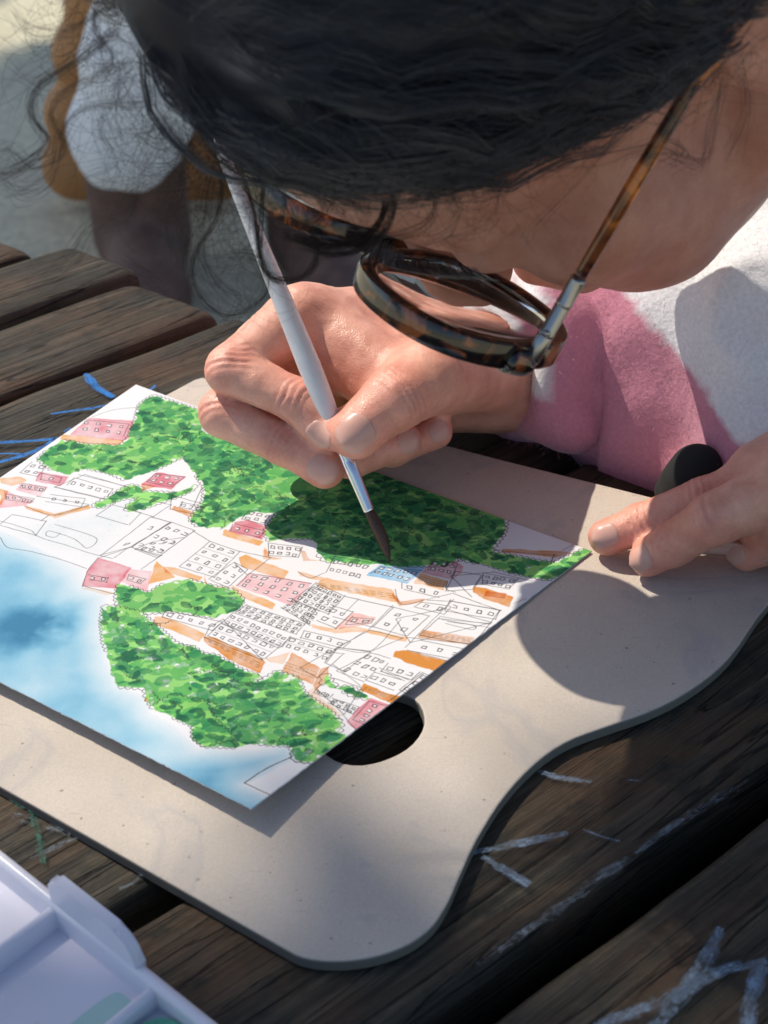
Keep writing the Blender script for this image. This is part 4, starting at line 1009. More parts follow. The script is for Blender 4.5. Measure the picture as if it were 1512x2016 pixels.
def hand(fingers, palm, forearm, res, seed, melt=0.0012, cuts=()):
    allp = np.array([tuple(p) for f in fingers for p in f['p']] + [tuple(p) for a, b_, ra, rb in palm + forearm for p in (a, b_)])
    lo = allp.min(0) - 0.02; hi = allp.max(0) + 0.02
    F = Field(lo, hi, res)
    for a, b_, ra, rb in palm + forearm: F.cone(a, b_, ra, rb, 0.010)
    for f in fingers:
        ch = F.chain(f['p'], f['r'], 0.0025)
        # pads and knuckles
        for c, r in f.get('pads', []): ch.ell(c, r, 0.003)
        F.join(ch, f.get('k', melt))
    for c, r in cuts: F.ell(c, r, 0.004, cut=True)
    V, Q = F.mesh(2)
    N = vnormals(V, Q)
    C = np.tile(SKIN, (len(V), 1))
    red = np.zeros(len(V))
    for fi, f in enumerate(fingers):
        P = [np.array(tuple(p)) for p in f['p']]; R = f['r']
        dors = np.array(tuple(f['n']))
        # redder tips and joints
        red = np.maximum(red, 0.75 * np.exp(-np.sum((V - P[-1]) ** 2, 1) / (2 * (R[-1] * 1.2) ** 2)))
        for j in range(1, len(P) - 1):
            ax = P[j + 1] - P[j - 1]; ax /= np.linalg.norm(ax)
            rel = V - P[j]; x = rel @ ax; rad = np.linalg.norm(rel - x[:, None] * ax, axis=1)
            near = np.clip((1.45 * R[j] - rad) / (0.3 * R[j]), 0, 1)
            red = np.maximum(red, 0.5 * near * np.exp(-x ** 2 / (2 * 0.007 ** 2)))
            side = np.clip(N @ dors * 1.3 - 0.1, 0, 1)
            wig = 0.0010 * noise3(V, 0.006, seed + fi)
            g = np.zeros(len(V))
            for o, dpt in ((-0.0040, .6), (-0.0017, 1.0), (0.0005, .9), (0.0028, 1.0), (0.0050, .5)): g += dpt * np.exp(-((x + wig - o) / 0.00050) ** 2)
            V = V - N * (0.00055 * g * near * side)[:, None]
            under = np.clip(-(N @ dors) * 1.3 - 0.2, 0, 1)
            V = V - N * (0.0007 * np.exp(-((x + wig) / 0.0007) ** 2) * near * under)[:, None]
    V = V + N * (0.00022 * noise3(V, 0.0035, seed + 50) + 0.0003 * noise3(V, 0.012, seed + 51))[:, None]
    red = np.clip(red + 0.22 * noise3(V, 0.015, seed + 60), 0, 1)[:, None]
    add_body(V, Q, C * (1 - red) + RED * red)
    bvh = BVHTree.FromPolygons([tuple(v) for v in V], [tuple(int(i) for i in q) for q in Q])
    for f in fingers:
        if f.get('nail'): nail_jobs.append((bvh, f))

def nail_mesh(bvh, f):
    tip = Vector(f['p'][-1]); ax = (tip - Vector(f['p'][-2])).normalized(); r = f['r'][-1]
    n = Vector(f['nn']); n = (n - ax * n.dot(ax)).normalized(); l = ax.cross(n)
    W, T0, T1 = f['nail']                                     # half width, start, end in radii along the finger
    ns, ntt = 11, 12
    top = []
    for j in range(ntt):
        t = j / (ntt - 1); along = (T0 + (T1 - T0) * t) * r
        wid = W * r * (math.sqrt(max(0.0, 1 - (1 - t / 0.30) ** 2)) if t < 0.30 else (1.0 if t < 0.72 else math.sqrt(max(0, 1 - ((t - 0.72) / 0.30) ** 2)) * 0.98 + 0.02))
        wid = max(wid, 0.22 * W * r)
        row = []
        for i in range(ns):
            s = -1 + 2 * i / (ns - 1)
            o = tip + ax * along + l * (s * wid) + n * (3 * r)
            h = bvh.ray_cast(o, -n, 5 * r)
            p = h[0] if h[0] else tip + ax * along + l * (s * wid) - n * r * 0.3
            row.append(p)
        top.append(row)
    # hard plate: its own curve across, resting a little proud of the skin
    V = []
    for j in range(ntt):
        t = j / (ntt - 1)
        hc = (top[j][ns // 2] - tip).dot(n)
        base = (top[int(ntt * 0.4)][ns // 2] - tip).dot(n)
        hh = hc if t < 0.5 else hc * 0.5 + (base - 0.16 * r * ((t - .45) / .55) ** 2) * 0.5
        for i in range(ns):
            s = -1 + 2 * i / (ns - 1)
            p = top[j][i]; d = (p - tip).dot(n)
            d = max(d, hh - 0.55 * r * abs(s) ** 2.2)
            lift = 0.00022 * (1 - abs(s) ** 4) - (0.00035 if abs(s) > 0.99 or j == 0 else 0)
            q = p - n * (p - tip).dot(n) + n * (d + lift)
            V.append(q)
    und = [v - n * 0.0006 for v in V]
    F = []
    k = ns * ntt
    for j in range(ntt - 1):
        for i in range(ns - 1):
            a = j * ns + i
            F.append((a, a + 1, a + ns + 1, a + ns)); F.append((k + a, k + a + ns, k + a + ns + 1, k + a + 1))
    ringi = [i for i in range(ns)] + [j * ns + ns - 1 for j in range(1, ntt)] + [(ntt - 1) * ns + i for i in range(ns - 2, -1, -1)] + [j * ns for j in range(ntt - 2, 0, -1)]
    for a, b_ in zip(ringi, ringi[1:] + ringi[:1]): F.append((b_, a, k + a, k + b_))
    bm = bmesh.new()
    vs = [bm.verts.new(v) for v in V + und]
    for ff in F: bm.faces.new([vs[i] for i in ff])
    return bm

A = atd
# ---- right hand holding the brush
rIdx = dict(p=[A(592, 622, .527), A(455, 728, .509), A(578, 786, .5045), A(640, 850, .5035)], r=[.0115, .0083, .0070, .0064], n=camv(-.3, .2, .9), nn=camv(-.22, -.30, .92), nail=(.74, -.75, .80), k=.004)
rMid = dict(p=[A(605, 640, .545), A(440, 813, .517), A(560, 874, .5115), A(640, 922, .5095)], r=[.0110, .0081, .0073, .0069], n=camv(-.3, .1, .9), nn=camv(.02, -.22, .97), nail=(.74, -.70, .80), k=.0012)
rRin = dict(p=[A(650, 655, .562), A(560, 860, .538), A(690, 900, .5195), A(792, 868, .5220)], r=[.0105, .0078, .0070, .0066], n=camv(.0, -.3, .9), nn=camv(.15, -.15, .97), nail=(.72, -.45, .75), k=.0012)
rPin = dict(p=[A(700, 680, .578), A(660, 850, .556), A(770, 882, .5340), A(858, 849, .5330)], r=[.0095, .0070, .0064, .0060], n=camv(.0, -.3, .9), nn=camv(.15, -.05, .98), nail=(.72, -.45, .75), k=.0012)
rThu = dict(p=[A(952, 724, .550), A(850, 740, .512), A(778, 784, .4985), A(700, 853, .4965)], r=[.0160, .0128, .0102, .0086], n=camv(.2, .3, .9), nn=camv(-.05, -.12, .98), nail=(.80, -.62, .80), k=.006, pads=[(A(712, 838, .5045), (.0085, .0085, .0085)), (A(735, 815, .506), (.008, .008, .008))])
W = A(995, 716, .574)
palm = [(W, A(605, 632, .536), .021, .0115), (W, A(640, 655, .553), .021, .0115), (W, A(690, 690, .572), .020, .011), (A(700, 640, .545), A(860, 720, .536), .010, .014), (A(840, 720, .535), A(760, 690, .555), .014, .012), (A(930, 748, .572), A(790, 795, .576), .016, .013), (A(632, 622, .529), A(772, 736, .516), .009, .009), (A(645, 690, .531), A(765, 778, .522), .009, .010), (A(640, 740, .543), A(790, 790, .553), .010, .012), (A(885, 760, .574), A(760, 775, .580), .014, .013)]
RE = Vector((.172, .662, -.050))
fore = [(W, W + (RE - W) * .55, .0225, .030)]
hand([rIdx, rMid, rRin, rPin, rThu], palm, fore, 0.0009, 100)
# ---- left hand steadying the sheet
Zp = atz
lIdx = dict(p=[Zp(1500, 948, .034), Zp(1388, 985, .027), Zp(1262, 1032, .0165), Zp(1194, 1057, .0122)], r=[.0100, .0076, .0068, .0062], n=camv(-.1, .5, .85), nn=camv(-.16, .16, .97), nail=(.74, -.70, .80), k=.003)
lMid = dict(p=[Zp(1545, 965, .044), Zp(1402, 1022, .0335), Zp(1328, 1070, .0195), Zp(1277, 1098, .0122)], r=[.0106, .0082, .0072, .0064], n=camv(-.3, .4, .85), nn=camv(-.40, .10, .9), nail=(.74, -.70, .80), k=.0025)
lRin = dict(p=[Zp(1620, 965, .046), Zp(1570, 1020, .038), Zp(1520, 1062, .0205), Zp(1470, 1086, .0122)], r=[.0106, .0084, .0072, .0064], n=camv(-.3, .4, .85), nn=camv(-.35, .20, .9), nail=(.74, -.70, .80), k=.0025)
lPin = dict(p=[Zp(1690, 970, .042), Zp(1670, 1025, .034), Zp(1625, 1075, .019), Zp(1580, 1104, .0115)], r=[.0098, .0076, .0065, .0059], n=camv(-.3, .4, .85), nn=camv(-.3, .25, .9), nail=(.74, -.70, .80), k=.0025)
lThu = dict(p=[Zp(1640, 880, .038), Zp(1520, 900, .028), Zp(1425, 922, .020), Zp(1352, 940, .0125)], r=[.0145, .0108, .0086, .0068], n=camv(0, .8, .5), nn=camv(0, .9, .4), k=.004)
LW = Zp(1800, 850, .045)
palm = [(LW, Zp(1500, 948, .034), .021, .0112), (LW, Zp(1545, 965, .044), .021, .0118), (LW, Zp(1620, 965, .046), .021, .0112), (LW, Zp(1690, 970, .042), .020, .0104), (Zp(1640, 880, .038), Zp(1520, 940, .034), .0145, .0115)]
LE = Vector((.36, .415, .03))
fore = [(LW, LW + (LE - LW) * .6, .023, .030)]
hand([lIdx, lMid, lRin, lPin, lThu], palm, fore, 0.001, 200)

# ---- head
HS = 0.95
HF = camv(-.465, -.758, -.457); HL = camv(.506, -.652, .565); HL = (HL - HF * HL.dot(HF)).normalized(); HU = HF.cross(HL).normalized()
HO = CAMP + CX * .0465 + CU * .1524 + CF * .3972 + HF * .005
HM4 = Matrix(((HL.x, HF.x, HU.x, HO.x), (HL.y, HF.y, HU.y, HO.y), (HL.z, HF.z, HU.z, HO.z), (0, 0, 0, 1)))
HMAT = np.array(HM4)
def head_w(P): return (np.asarray(P) * HS) @ HMAT[:3, :3].T + HMAT[:3, 3]
def mm(*a): return tuple(x / 1000 for x in a)
f = Field(mm(-98, -125, -200), mm(98, 125, 135), 0.0021)
f.ell(mm(0, -12, 32), mm(72, 92, 82), .01)
f.ell(mm(0, 38, 40), mm(58, 48, 45), .015)
f.ell(mm(0, 40, -25), mm(54, 46, 70), .015)
f.cone(mm(0, -38, -40), mm(0, -62, -200), .052, .056, .02)
for s in (-1, 1):
    f.cone(mm(s * 12, 80, 17), mm(s * 44, 66, 20), .008, .009, .010)
    f.ell(mm(s * 42, 53, -20), mm(23, 25, 21), .014)
    f.ell(mm(s * 36, 50, -52), mm(25, 28, 30), .014)
    f.cone(mm(s * 50, 5, -60), mm(s * 14, 68, -98), .017, .015, .015)
    f.ell(mm(s * 31, 92, -2), mm(16, 13, 10), .008, cut=True)
    f.ell(mm(s * 31, 72, -2), mm(14, 13, 12), .003)
    f.cone(mm(s * 20, 82, 2), mm(s * 44, 76, -1), .0022, .0022, .003)
    f.cone(mm(s * 18, 88, -67), mm(0, 96, -65), .003, .0045, .004)
    f.cone(mm(s * 16, 87, -70), mm(0, 94, -73), .003, .0052, .004)
    f.ell(mm(s * 10, 96, -37), mm(7, 9, 7), .004)
    ea = [(math.cos(.35), math.sin(.35) * s, 0), (-math.sin(.35) * s, math.cos(.35), 0), (0, 0, 1)]
    f.ell(mm(s * 77, -14, -8), mm(6, 17, 30), .005, ea)
    f.ell(mm(s * 84, -10, -8), mm(6, 10, 19), .003, ea, cut=True)
f.ell(mm(0, 74, -99), mm(19, 15, 15), .012)
f.ell(mm(0, 76, -67), mm(27, 17, 24), .012)
f.cone(mm(0, 84, 6), mm(0, 103, -30), .006, .0088, .007)
f.ell(mm(0, 105, -33), mm(9.5, 9.5, 8.5), .005)
V, Q = f.mesh(3)
C = np.tile(SKIN * np.array([0.64, 0.58, 0.57]), (len(V), 1))  # face darker than the hands: shade put into its skin colour
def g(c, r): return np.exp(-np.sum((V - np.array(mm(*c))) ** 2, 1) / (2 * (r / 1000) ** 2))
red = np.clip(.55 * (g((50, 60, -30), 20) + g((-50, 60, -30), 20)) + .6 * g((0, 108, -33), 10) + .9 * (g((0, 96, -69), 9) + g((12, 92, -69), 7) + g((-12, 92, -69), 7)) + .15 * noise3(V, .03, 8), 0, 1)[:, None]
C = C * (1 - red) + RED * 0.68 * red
V = V + vnormals(V, Q) * (0.0003 * noise3(V, .006, 77))[:, None]
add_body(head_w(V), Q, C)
# ---- neck, trunk and arms inside the clothes, sewn to head and hands
SH_R, SH_L = Vector((.135, .655, .17)), Vector((.30, .43, .14))
NB = Vector(tuple(head_w(np.array(mm(0, -62, -200))))); NA = Vector(tuple(head_w(np.array(mm(0, -38, -40)))))
HIP = Vector((.30, .72, -.30)); EX = Vector((.79, -.61, 0))
f = Field((.0, .33, -.42), (.50, .92, .30), 0.0045)
f.cone(NA + (NB - NA) * .5, NB, .052 * HS, .055 * HS, .01); f.cone(NB, Vector((.235, .585, .06)), .054, .09, .03)
for q in (-.06, .06): f.cone(Vector((.235, .59, .07)) + EX * q, HIP + EX * q, .085, .10, .04)
for sh, el, w0 in ((SH_R, RE, W), (SH_L, LE, LW)):
    f.cone(Vector((.23, .57, .10)), sh, .07, .05, .04); f.cone(sh, el, .046, .036, .02); f.cone(el, w0 + (el - w0) * .5, .036, .0293, .015)
V, Q = f.mesh(2)
add_body(V, Q, np.tile(SKIN, (len(V), 1)))
body_T = []
def sew(i, j, cut, ax, rad):
    """open piece i (on the -ax side) and piece j (+ax side) at a plane and join their rims"""
    cut, ax = np.array(tuple(cut)), np.array(tuple(ax)); ax = ax / np.linalg.norm(ax)
    u = np.cross(ax, [.3, .5, .8]); u /= np.linalg.norm(u); w = np.cross(ax, u)
    rims = []
    off = [0]
    for v_ in body_V: off.append(off[-1] + len(v_))
    for k, sgn in ((i, 1), (j, -1)):
        V = body_V[k]; rel = V - cut; t = rel @ ax; rr = np.linalg.norm(rel - t[:, None] * ax, axis=1)
        bad = (t * sgn > -0.0015) & (rr < rad) & ((np.abs(t) < 0.035) if k == 3 else True)
        if k == 3: bad |= (t < 0) & (t > -.06) & (rr < rad)
        Q = body_Q[k] - off[k]
        drop = bad[Q].any(1); rim = np.zeros(len(V), bool); rim[Q[drop].ravel()] = True
        Q = Q[~drop]; keep = np.zeros(len(V), bool); keep[Q.ravel()] = True
        body_Q[k] = Q + off[k]
        r = np.where(rim & keep & (rr < rad))[0]
        an = np.arctan2((V[r] - cut) @ w, (V[r] - cut) @ u); o = np.argsort(an)
        rims.append((r[o] + off[k], an[o]))
    (ra, aa), (rb, ab) = rims
    x, y = 0, 0; n, m_ = len(ra), len(rb)
    while x < n or y < m_:
        if y >= m_ or (x < n and aa[x] <= ab[y]): body_T.append((ra[x % n], ra[(x + 1) % n], rb[y % m_])); x += 1
        else: body_T.append((ra[x % n], rb[(y + 1) % m_], rb[y % m_])); y += 1
sew(2, 3, NA + (NB - NA) * .72, NB - NA, .085)
sew(0, 3, W + (RE - W) * .53, RE - W, .05)
sew(1, 3, LW + (LE - LW) * .55, LE - LW, .05)
allV = np.concatenate(body_V); allQ = np.concatenate(body_Q); allC = np.concatenate(body_C); allT = np.array(body_T)
used = np.zeros(len(allV), bool); used[allQ.ravel()] = True; used[allT.ravel()] = True
remap = np.cumsum(used) - 1
body = mesh_np('body', allV[used], remap[allQ], M_SKIN, person, tris=remap[allT])
color_attr(body, allC[used])
for bvh, fdef in nail_jobs:
    o = from_bm('fingernail', nail_mesh(bvh, fdef), M_NAIL, None, True)
    o.parent = body

# ---- hair
def hair_material():
    m, nt, b = mat_new('dark_hair')
    b.inputs['Base Color'].default_value = (0.012, 0.016, 0.027, 1)
    b.inputs['Roughness'].default_value = 0.33
    b.inputs['Specular IOR Level'].default_value = 0.8
    return m
M_HAIR = hair_material()
EC = np.array(mm(0, -12, 34)); ER = np.array(mm(76, 97, 106))
def on_scalp(P, off):
    q = (P - EC) / ER
    L = np.linalg.norm(q, axis=-1, keepdims=True)
    s = EC + (P - EC) / L
    nn = (s - EC) / ER ** 2; nn /= np.linalg.norm(nn, axis=-1, keepdims=True)
    return s + nn * np.asarray(off)[..., None], nn
def hairline(P): return (-.628 * P[..., 1] + .778 * P[..., 2]) * 1000 + 2.5 * noise3(P, .012, 5)
def flow(P, nn):
    sg = np.sign(P[..., :1])
    low = np.clip((0.03 - P[..., 2:3]) / 0.06, 0, 1)
    d = np.concatenate([0.35 * sg, -0.50 - 0.9 * low, -0.85 + 0 * sg], -1)
    d = d + 0.30 * np.stack([noise3(P, .03, 11), noise3(P, .03, 12), noise3(P, .03, 13)], -1)
    nh = np.array([0, -.628, .778]); w = np.clip((26 - hairline(P)) / 18, 0, 1)[..., None]
    d = d + nh * np.maximum(0, -(d @ nh))[..., None] * w
    d -= nn * np.sum(d * nn, -1, keepdims=True)
    return d / (np.linalg.norm(d, axis=-1, keepdims=True) + 1e-9)
def strands(n, k, length, lift, wave, seed, cond, rad, kids=1, spread=.002):
    """n locks of kids hairs each, combed over the scalp"""
    r = np.random.default_rng(seed)
    P = r.normal(size=(n * 6, 3)); P /= np.linalg.norm(P, axis=1, keepdims=True)
    P = EC + P * ER
    P = P[cond(P)][:n]; n = len(P)
    L = r.uniform(*length, (n, 1)); st = L / (k - 1)
    off = r.uniform(*lift, n) + lift[1] * .3 * noise3(P, .012, 71)
    ph = 7 * noise3(P, .022, seed + 1) + r.normal(0, .6, n); lam = r.uniform(.022, .042, n); am = wave * r.uniform(.5, 1.5, n)
    rep = lambda a: np.repeat(a, kids, axis=0)
    n2 = n * kids
    ja, jb = r.normal(0, 1, n2), r.normal(0, 1, n2); stray = (r.random(n2) < .07) * r.normal(0, 1.6, n2); kl = r.uniform(.75, 1.0, n2)
    L2, off2, ph2, lam2, am2 = rep(L[:, 0]), rep(off), rep(ph) + r.normal(0, .18, n2), rep(lam), rep(am)
    pts = np.empty((n2, k, 3)); p = P.copy()
    for i in range(k):
        s, nn = on_scalp(p, np.zeros(n)); d = flow(s, nn); side = np.cross(nn, d)
        t = i / (k - 1)
        S2, N2, D2 = rep(s), rep(nn), rep(side)
        arg = 2 * math.pi * (L2 * t) / lam2 + ph2
        sp = spread * (1.15 - .55 * t)
        hl = np.clip((hairline(S2) - 6) / 24, .10, 1)
        nrm = off2 * min(1, t * 5 + 0.15) * hl + am2 * .45 * np.cos(arg) * hl + jb * sp * .45 + np.abs(stray) * .0022 * t
        pts[:, i] = S2 + N2 * np.maximum(nrm, 0.0005)[:, None] + D2 * (np.sin(arg) * am2 + (ja + stray * t * 1.5) * sp)[:, None]
        p = s + d * st
    R = np.full((n2, k), rad) * r.uniform(.7, 1.3, (n2, 1)); R[:, 0] *= .5; R[:, -1] *= .3; R[:, -2] *= .7
    return tubes_np(head_w(pts), R)
hv, hq = [], []
hm = []
def add_hair(v, q, mi=0):
    hm.append(np.full(len(q), mi, dtype=np.int32)); hq.append(q + sum(len(x) for x in hv)); hv.append(v)
add_hair(*strands(560, 15, (.07, .14), (.001, .012), .0026, 301, lambda P: (hairline(P) > 13), .000105, 17, .0019))
add_hair(*strands(900, 13, (.03, .09), (.003, .022), .0048, 302, lambda P: (hairline(P) > 12), .00006))
add_hair(*strands(900, 10, (.015, .05), (.0005, .005), .0030, 303, lambda P: (hairline(P) > 1) & (hairline(P) < 14), .000045))
# dark root layer under the strands
na, nb = 90, 60
th = np.linspace(0, 2 * math.pi, na, endpoint=False); ph = np.linspace(0, math.pi, nb)
G = np.stack([np.sin(ph)[:, None] * np.cos(th), np.sin(ph)[:, None] * np.sin(th), np.cos(ph)[:, None] + 0 * th], -1)
GP, gn = on_scalp(EC + G * ER, np.full((nb, na), .0015)); ok = hairline(GP) > 15
gi = np.arange(na * nb).reshape(nb, na)
gq = np.stack([gi[:-1], gi[1:], np.roll(gi[1:], -1, 1), np.roll(gi[:-1], -1, 1)], -1).reshape(-1, 4)
gq = gq[ok.ravel()[gq].all(1)]
add_hair(head_w(GP.reshape(-1, 3)), gq)
# loose curls, drawn strand by strand
def curl(px, d0, d1, n, spread, rad, seed, k=26):
    r = np.random.default_rng(seed)
    P = []
    for i in range(int(n * 1.7)):
        pts = []
        drift = r.normal(0, spread * .5, 2)
        for j, (x, y) in enumerate(px):
            t = j / (len(px) - 1)
            drift = drift * .8 + r.normal(0, spread * .45, 2) * (0.3 + t)
            pts.append(atd(x + drift[0], y + drift[1], d0 + (d1 - d0) * t + r.normal(0, .0015)))
        P.append(catmull(pts, k))
    P = np.array(P); R = np.full(P.shape[:2], rad * .50); R[:, -2:] *= .5
    add_hair(*tubes_np(P, R), 1)
for px, d0, d1, n, sp, rd in [
    ([(230, 60), (150, 120), (75, 170), (65, 230), (95, 280), (40, 330), (-20, 350)], .36, .36, 16, 14, .00008),
    ([(260, 120), (130, 180), (100, 230), (130, 290), (60, 330), (10, 290), (-20, 320)], .36, .365, 10, 16, .00006),
    ([(300, 200), (170, 210), (120, 270), (100, 350), (40, 380), (0, 350)], .365, .37, 10, 20, .00006),
    ([(330, 230), (280, 330), (250, 420), (180, 450), (130, 520), (60, 560)], .375, .38, 14, 26, .00005),
    ([(380, 270), (350, 360), (330, 440), (360, 520), (300, 560), (240, 520)], .38, .385, 16, 26, .00005),
    ([(420, 300), (400, 400), (390, 500), (430, 560), (480, 600), (440, 650), (380, 620)], .385, .39, 14, 22, .00005),
    ([(440, 310), (430, 420), (380, 510), (390, 580), (450, 620), (520, 580), (510, 510), (450, 500)], .387, .395, 14, 10, .00006),
    ([(470, 320), (500, 420), (510, 490), (525, 540), (570, 552), (615, 530), (625, 480), (600, 440)], .385, .40, 22, 8, .00007),
    ([(520, 330), (515, 430), (512, 500), (535, 545), (560, 548)], .385, .398, 14, 7, .00008),
    ([(640, 300), (720, 335), (757, 385), (748, 440), (700, 475), (640, 482), (560, 462)], .365, .375, 40, 9, .00009),
    ([(700, 320), (768, 375), (765, 440), (715, 487), (650, 500), (600, 480)], .362, .375, 24, 9, .00008),
    ([(600, 310), (560, 370), (575, 430), (620, 440), (640, 410), (615, 380)], .372, .375, 12, 8, .00005),
    ([(760, 330), (850, 380), (840, 440), (760, 470), (700, 465)], .358, .372, 14, 14, .00005),
    ([(500, 320), (590, 365), (680, 420), (700, 470), (650, 500)], .372, .372, 16, 20, .00005),
    ([(640, 310), (660, 380), (620, 440), (560, 440), (520, 400)], .372, .374, 12, 18, .00005),
    ([(820, 330), (900, 400), (880, 460), (800, 480)], .355, .372, 10, 20, .00005),
    ([(560, 310), (520, 350), (490, 400), (520, 450)], .375, .38, 12, 16, .00005),
    ([(900, 320), (980, 380), (960, 440), (880, 470)], .352, .37, 7, 20, .00005),
    ([(740, 300), (700, 350), (720, 420), (690, 470)], .36, .37, 12, 16, .00005),
    ([(200, 20), (130, 60), (60, 60), (20, 20)], .355, .355, 10, 16, .00005),
    ([(190, 10), (190, 60), (220, 110), (200, 150)], .355, .36, 14, 14, .00006),
    ([(250, 150), (200, 250), (230, 330), (170, 360)], .365, .37, 10, 22, .00005),
    ([(1370, 170), (1300, 260), (1350, 300), (1310, 330)], .355, .36, 8, 14, .00005),
    ([(1420, 160), (1400, 250), (1380, 320), (1300, 300), (1230, 330)], .35, .365, 12, 22, .00005),
    ([(1460, 120), (1470, 220), (1440, 310)], .345, .355, 8, 16, .00005),
    ([(1250, 230), (1150, 350), (1060, 440), (1040, 480)], .37, .385, 4, 12, .00005),
]:
    curl(px, d0, d1, n, sp, rd, int(abs(px[0][0]) + px[1][1]))
# fine frizz: single hairs that wander off the head in loose curls
def frizz(edge, n, depth, out, step, seed, k=22):
    r = np.random.default_rng(seed); E_ = catmull([(x, y, 0) for x, y in edge], 200)[:, :2]
    P = []
    for i in range(n):
        x, y = E_[r.integers(0, 200)] + r.normal(0, 14, 2)
        ang = math.atan2(out[1], out[0]) + r.normal(0, .7); turn = r.normal(0, .22); d = depth + r.normal(0, .006)
        st = step * r.uniform(.5, 1.5); pts = []
        for j in range(k):
            pts.append(atd(x, y, d)); x += math.cos(ang) * st; y += math.sin(ang) * st
            ang += turn + r.normal(0, .16); turn = turn * .96 + r.normal(0, .03); d += r.normal(0, .0006)
        P.append([tuple(q) for q in pts])
    P = np.array(P); R = np.full(P.shape[:2], .000034); R[:, -3:] *= .6
    add_hair(*tubes_np(P, R), 1)
frizz([(150, -20), (200, 90), (300, 210), (420, 300), (470, 330)], 230, .372, (-.75, .65), 11, 71)
frizz([(300, 210), (420, 300), (520, 345)], 120, .382, (-.1, 1), 11, 72)
frizz([(480, 330), (640, 345), (820, 350), (960, 345)], 260, .357, (.15, .9), 6.5, 73)
frizz([(980, 345), (1120, 245), (1330, 165), (1430, 120)], 110, .350, (.35, .8), 6, 74)
frizz([(380, 280), (440, 420), (520, 540)], 60, .385, (-.6, .5), 9, 75)
# eyebrow hairs
def brow(side, n, seed):
    r = np.random.default_rng(seed); s = r.random(n)
    base = np.stack([side * (.012 + .040 * s), .091 - .016 * s ** 1.6, .017 + .006 * np.sin(s * 2.4) + r.normal(0, .0022, n)], -1)
    d = np.stack([side * (.5 + .5 * s), .25 - .5 * s, .75 - 1.0 * s], -1); d /= np.linalg.norm(d, axis=1, keepdims=True)
    t = np.linspace(0, 1, 4)[None, :, None]
    P = base[:, None] + d[:, None] * t * .009 + np.array([0, .0015, 0]) * np.sin(t * 3)
    R = np.full(P.shape[:2], .00008); R[:, -1] *= .3
    add_hair(*tubes_np(head_w(P), R))
brow(1, 420, 1); brow(-1, 420, 2)
hair = mesh_np('hair', np.concatenate(hv), np.concatenate(hq), M_HAIR, person)
hair.data.materials.append(simple('loose_dark_hair', (.030, .020, .016), .6, Specular_IOR_Level=.25)); hair.data.polygons.foreach_set('material_index', np.concatenate(hm))
prop(hair, 'black wavy hair with loose curls falling at the front')
print('hair quads', len(hair.data.polygons), 'body', len(body.data.polygons))

# ---- sweatshirt
def fleece():
    m, nt, b = mat_new('pink_white_fleece')
    vc = nt.nodes.new('ShaderNodeVertexColor'); vc.layer_name = 'Col'
    v = coords(nt); n1 = noise(nt, v, 700, 4, 0.7); n2 = noise(nt, v, 120, 3)
    c = mixc(nt, vc.outputs[0], ramp(nt, n1, [(0.3, (0.8, 0.8, 0.8)), (0.7, (1.12, 1.12, 1.12))]), 0.7, 'MULTIPLY')
    nt.links.new(c, b.inputs['Base Color']); b.inputs['Roughness'].default_value = 0.95
    b.inputs['Specular IOR Level'].default_value = 0.1; b.inputs['Sheen Weight'].default_value = 0.5; b.inputs['Sheen Roughness'].default_value = 0.4
    n = bump(nt, None, n1, 0.0006, 0.5); bump(nt, b, n2, 0.002, 0.3, n)
    return m
M_FLEECE = fleece()
f = Field((.0, .33, -.40), (.47, .90, .30), 0.0035)
f.cone(NB * .6 + NA * .4, NB, .060, .068, .01); f.cone(NB, Vector((.235, .585, .06)), .068, .105, .03)
for q in (-.06, .06): f.cone(Vector((.228, .585, .06)) + EX * q, Vector((.27, .66, -.30)) + EX * q, .105, .120, .04)
f.cone(atd(1330, 600, .585), atd(1400, 900, .580), .040, .038, .03)
f.cone(atd(1238, 600, .575), atd(1290, 930, .566), .013, .012, .008)                 # hanging fold
f.cone(atd(1460, 560, .56), atd(1600, 860, .545), .05, .05, .03)
C0 = W + (RE - W) * .02 + Vector((0, -.004, .010))
f.cone(Vector((.23, .57, .11)), SH_R, .085, .070, .04); f.cone(SH_R, RE, .066, .060, .03)
f.cone(RE, C0 + (RE - C0) * .30, .060, .050, .02); f.cone(C0 + (RE - C0) * .30, C0, .044, .033, .012)
f.cone(atd(1085, 640, .572), atd(1110, 835, .562), .012, .009, .012)                   # bunched sleeve
f.cone(atd(1165, 640, .59), atd(1190, 860, .577), .012, .009, .010)
f.cone(Vector((.24, .56, .11)), SH_L, .085, .070, .04); f.cone(SH_L, LE, .066, .058, .03); f.cone(LE, LW + (LE - LW) * .2, .056, .036, .02)
sl, PP = f.box(np.array(tuple(C0)) - .07, np.array(tuple(C0)) + .07)
wa = np.array(tuple((CX * .92 + (RE - W).normalized() * .45).normalized())); rel = PP - np.array(tuple(C0)); ax_ = rel @ wa
f.D[sl] = np.where(np.linalg.norm(rel, axis=-1) < .065, np.maximum(f.D[sl], -ax_), f.D[sl]).astype(np.float32)
f.ell(C0, (.0245, .0245, .0245), .002, cut=True)
f.ell(LW + (LE - LW) * .2, (.028, .028, .028), .003, cut=True)
V, Q = f.mesh(2); N = vnormals(V, Q)
al = V @ np.array(tuple((RE - W).normalized())); hz = V @ np.array((.79, -.61, 0))
V = V + N * (0.0060 * (1 - 2 * np.abs(noise3(np.stack([V[:, 0], V[:, 1], V[:, 2] * .25], -1), .030, 21))) + 0.002 * noise3(V, .022, 23) + .0012 * noise3(V, .012, 22))[:, None]
PINKC = np.array([.66, .28, .37]); WHITEC = np.array([.84, .85, .88])
bl = (V[:, 2] - (.0668 - .77 * (V[:, 0] - .0823))) + .004 * noise3(V, .02, 33) 
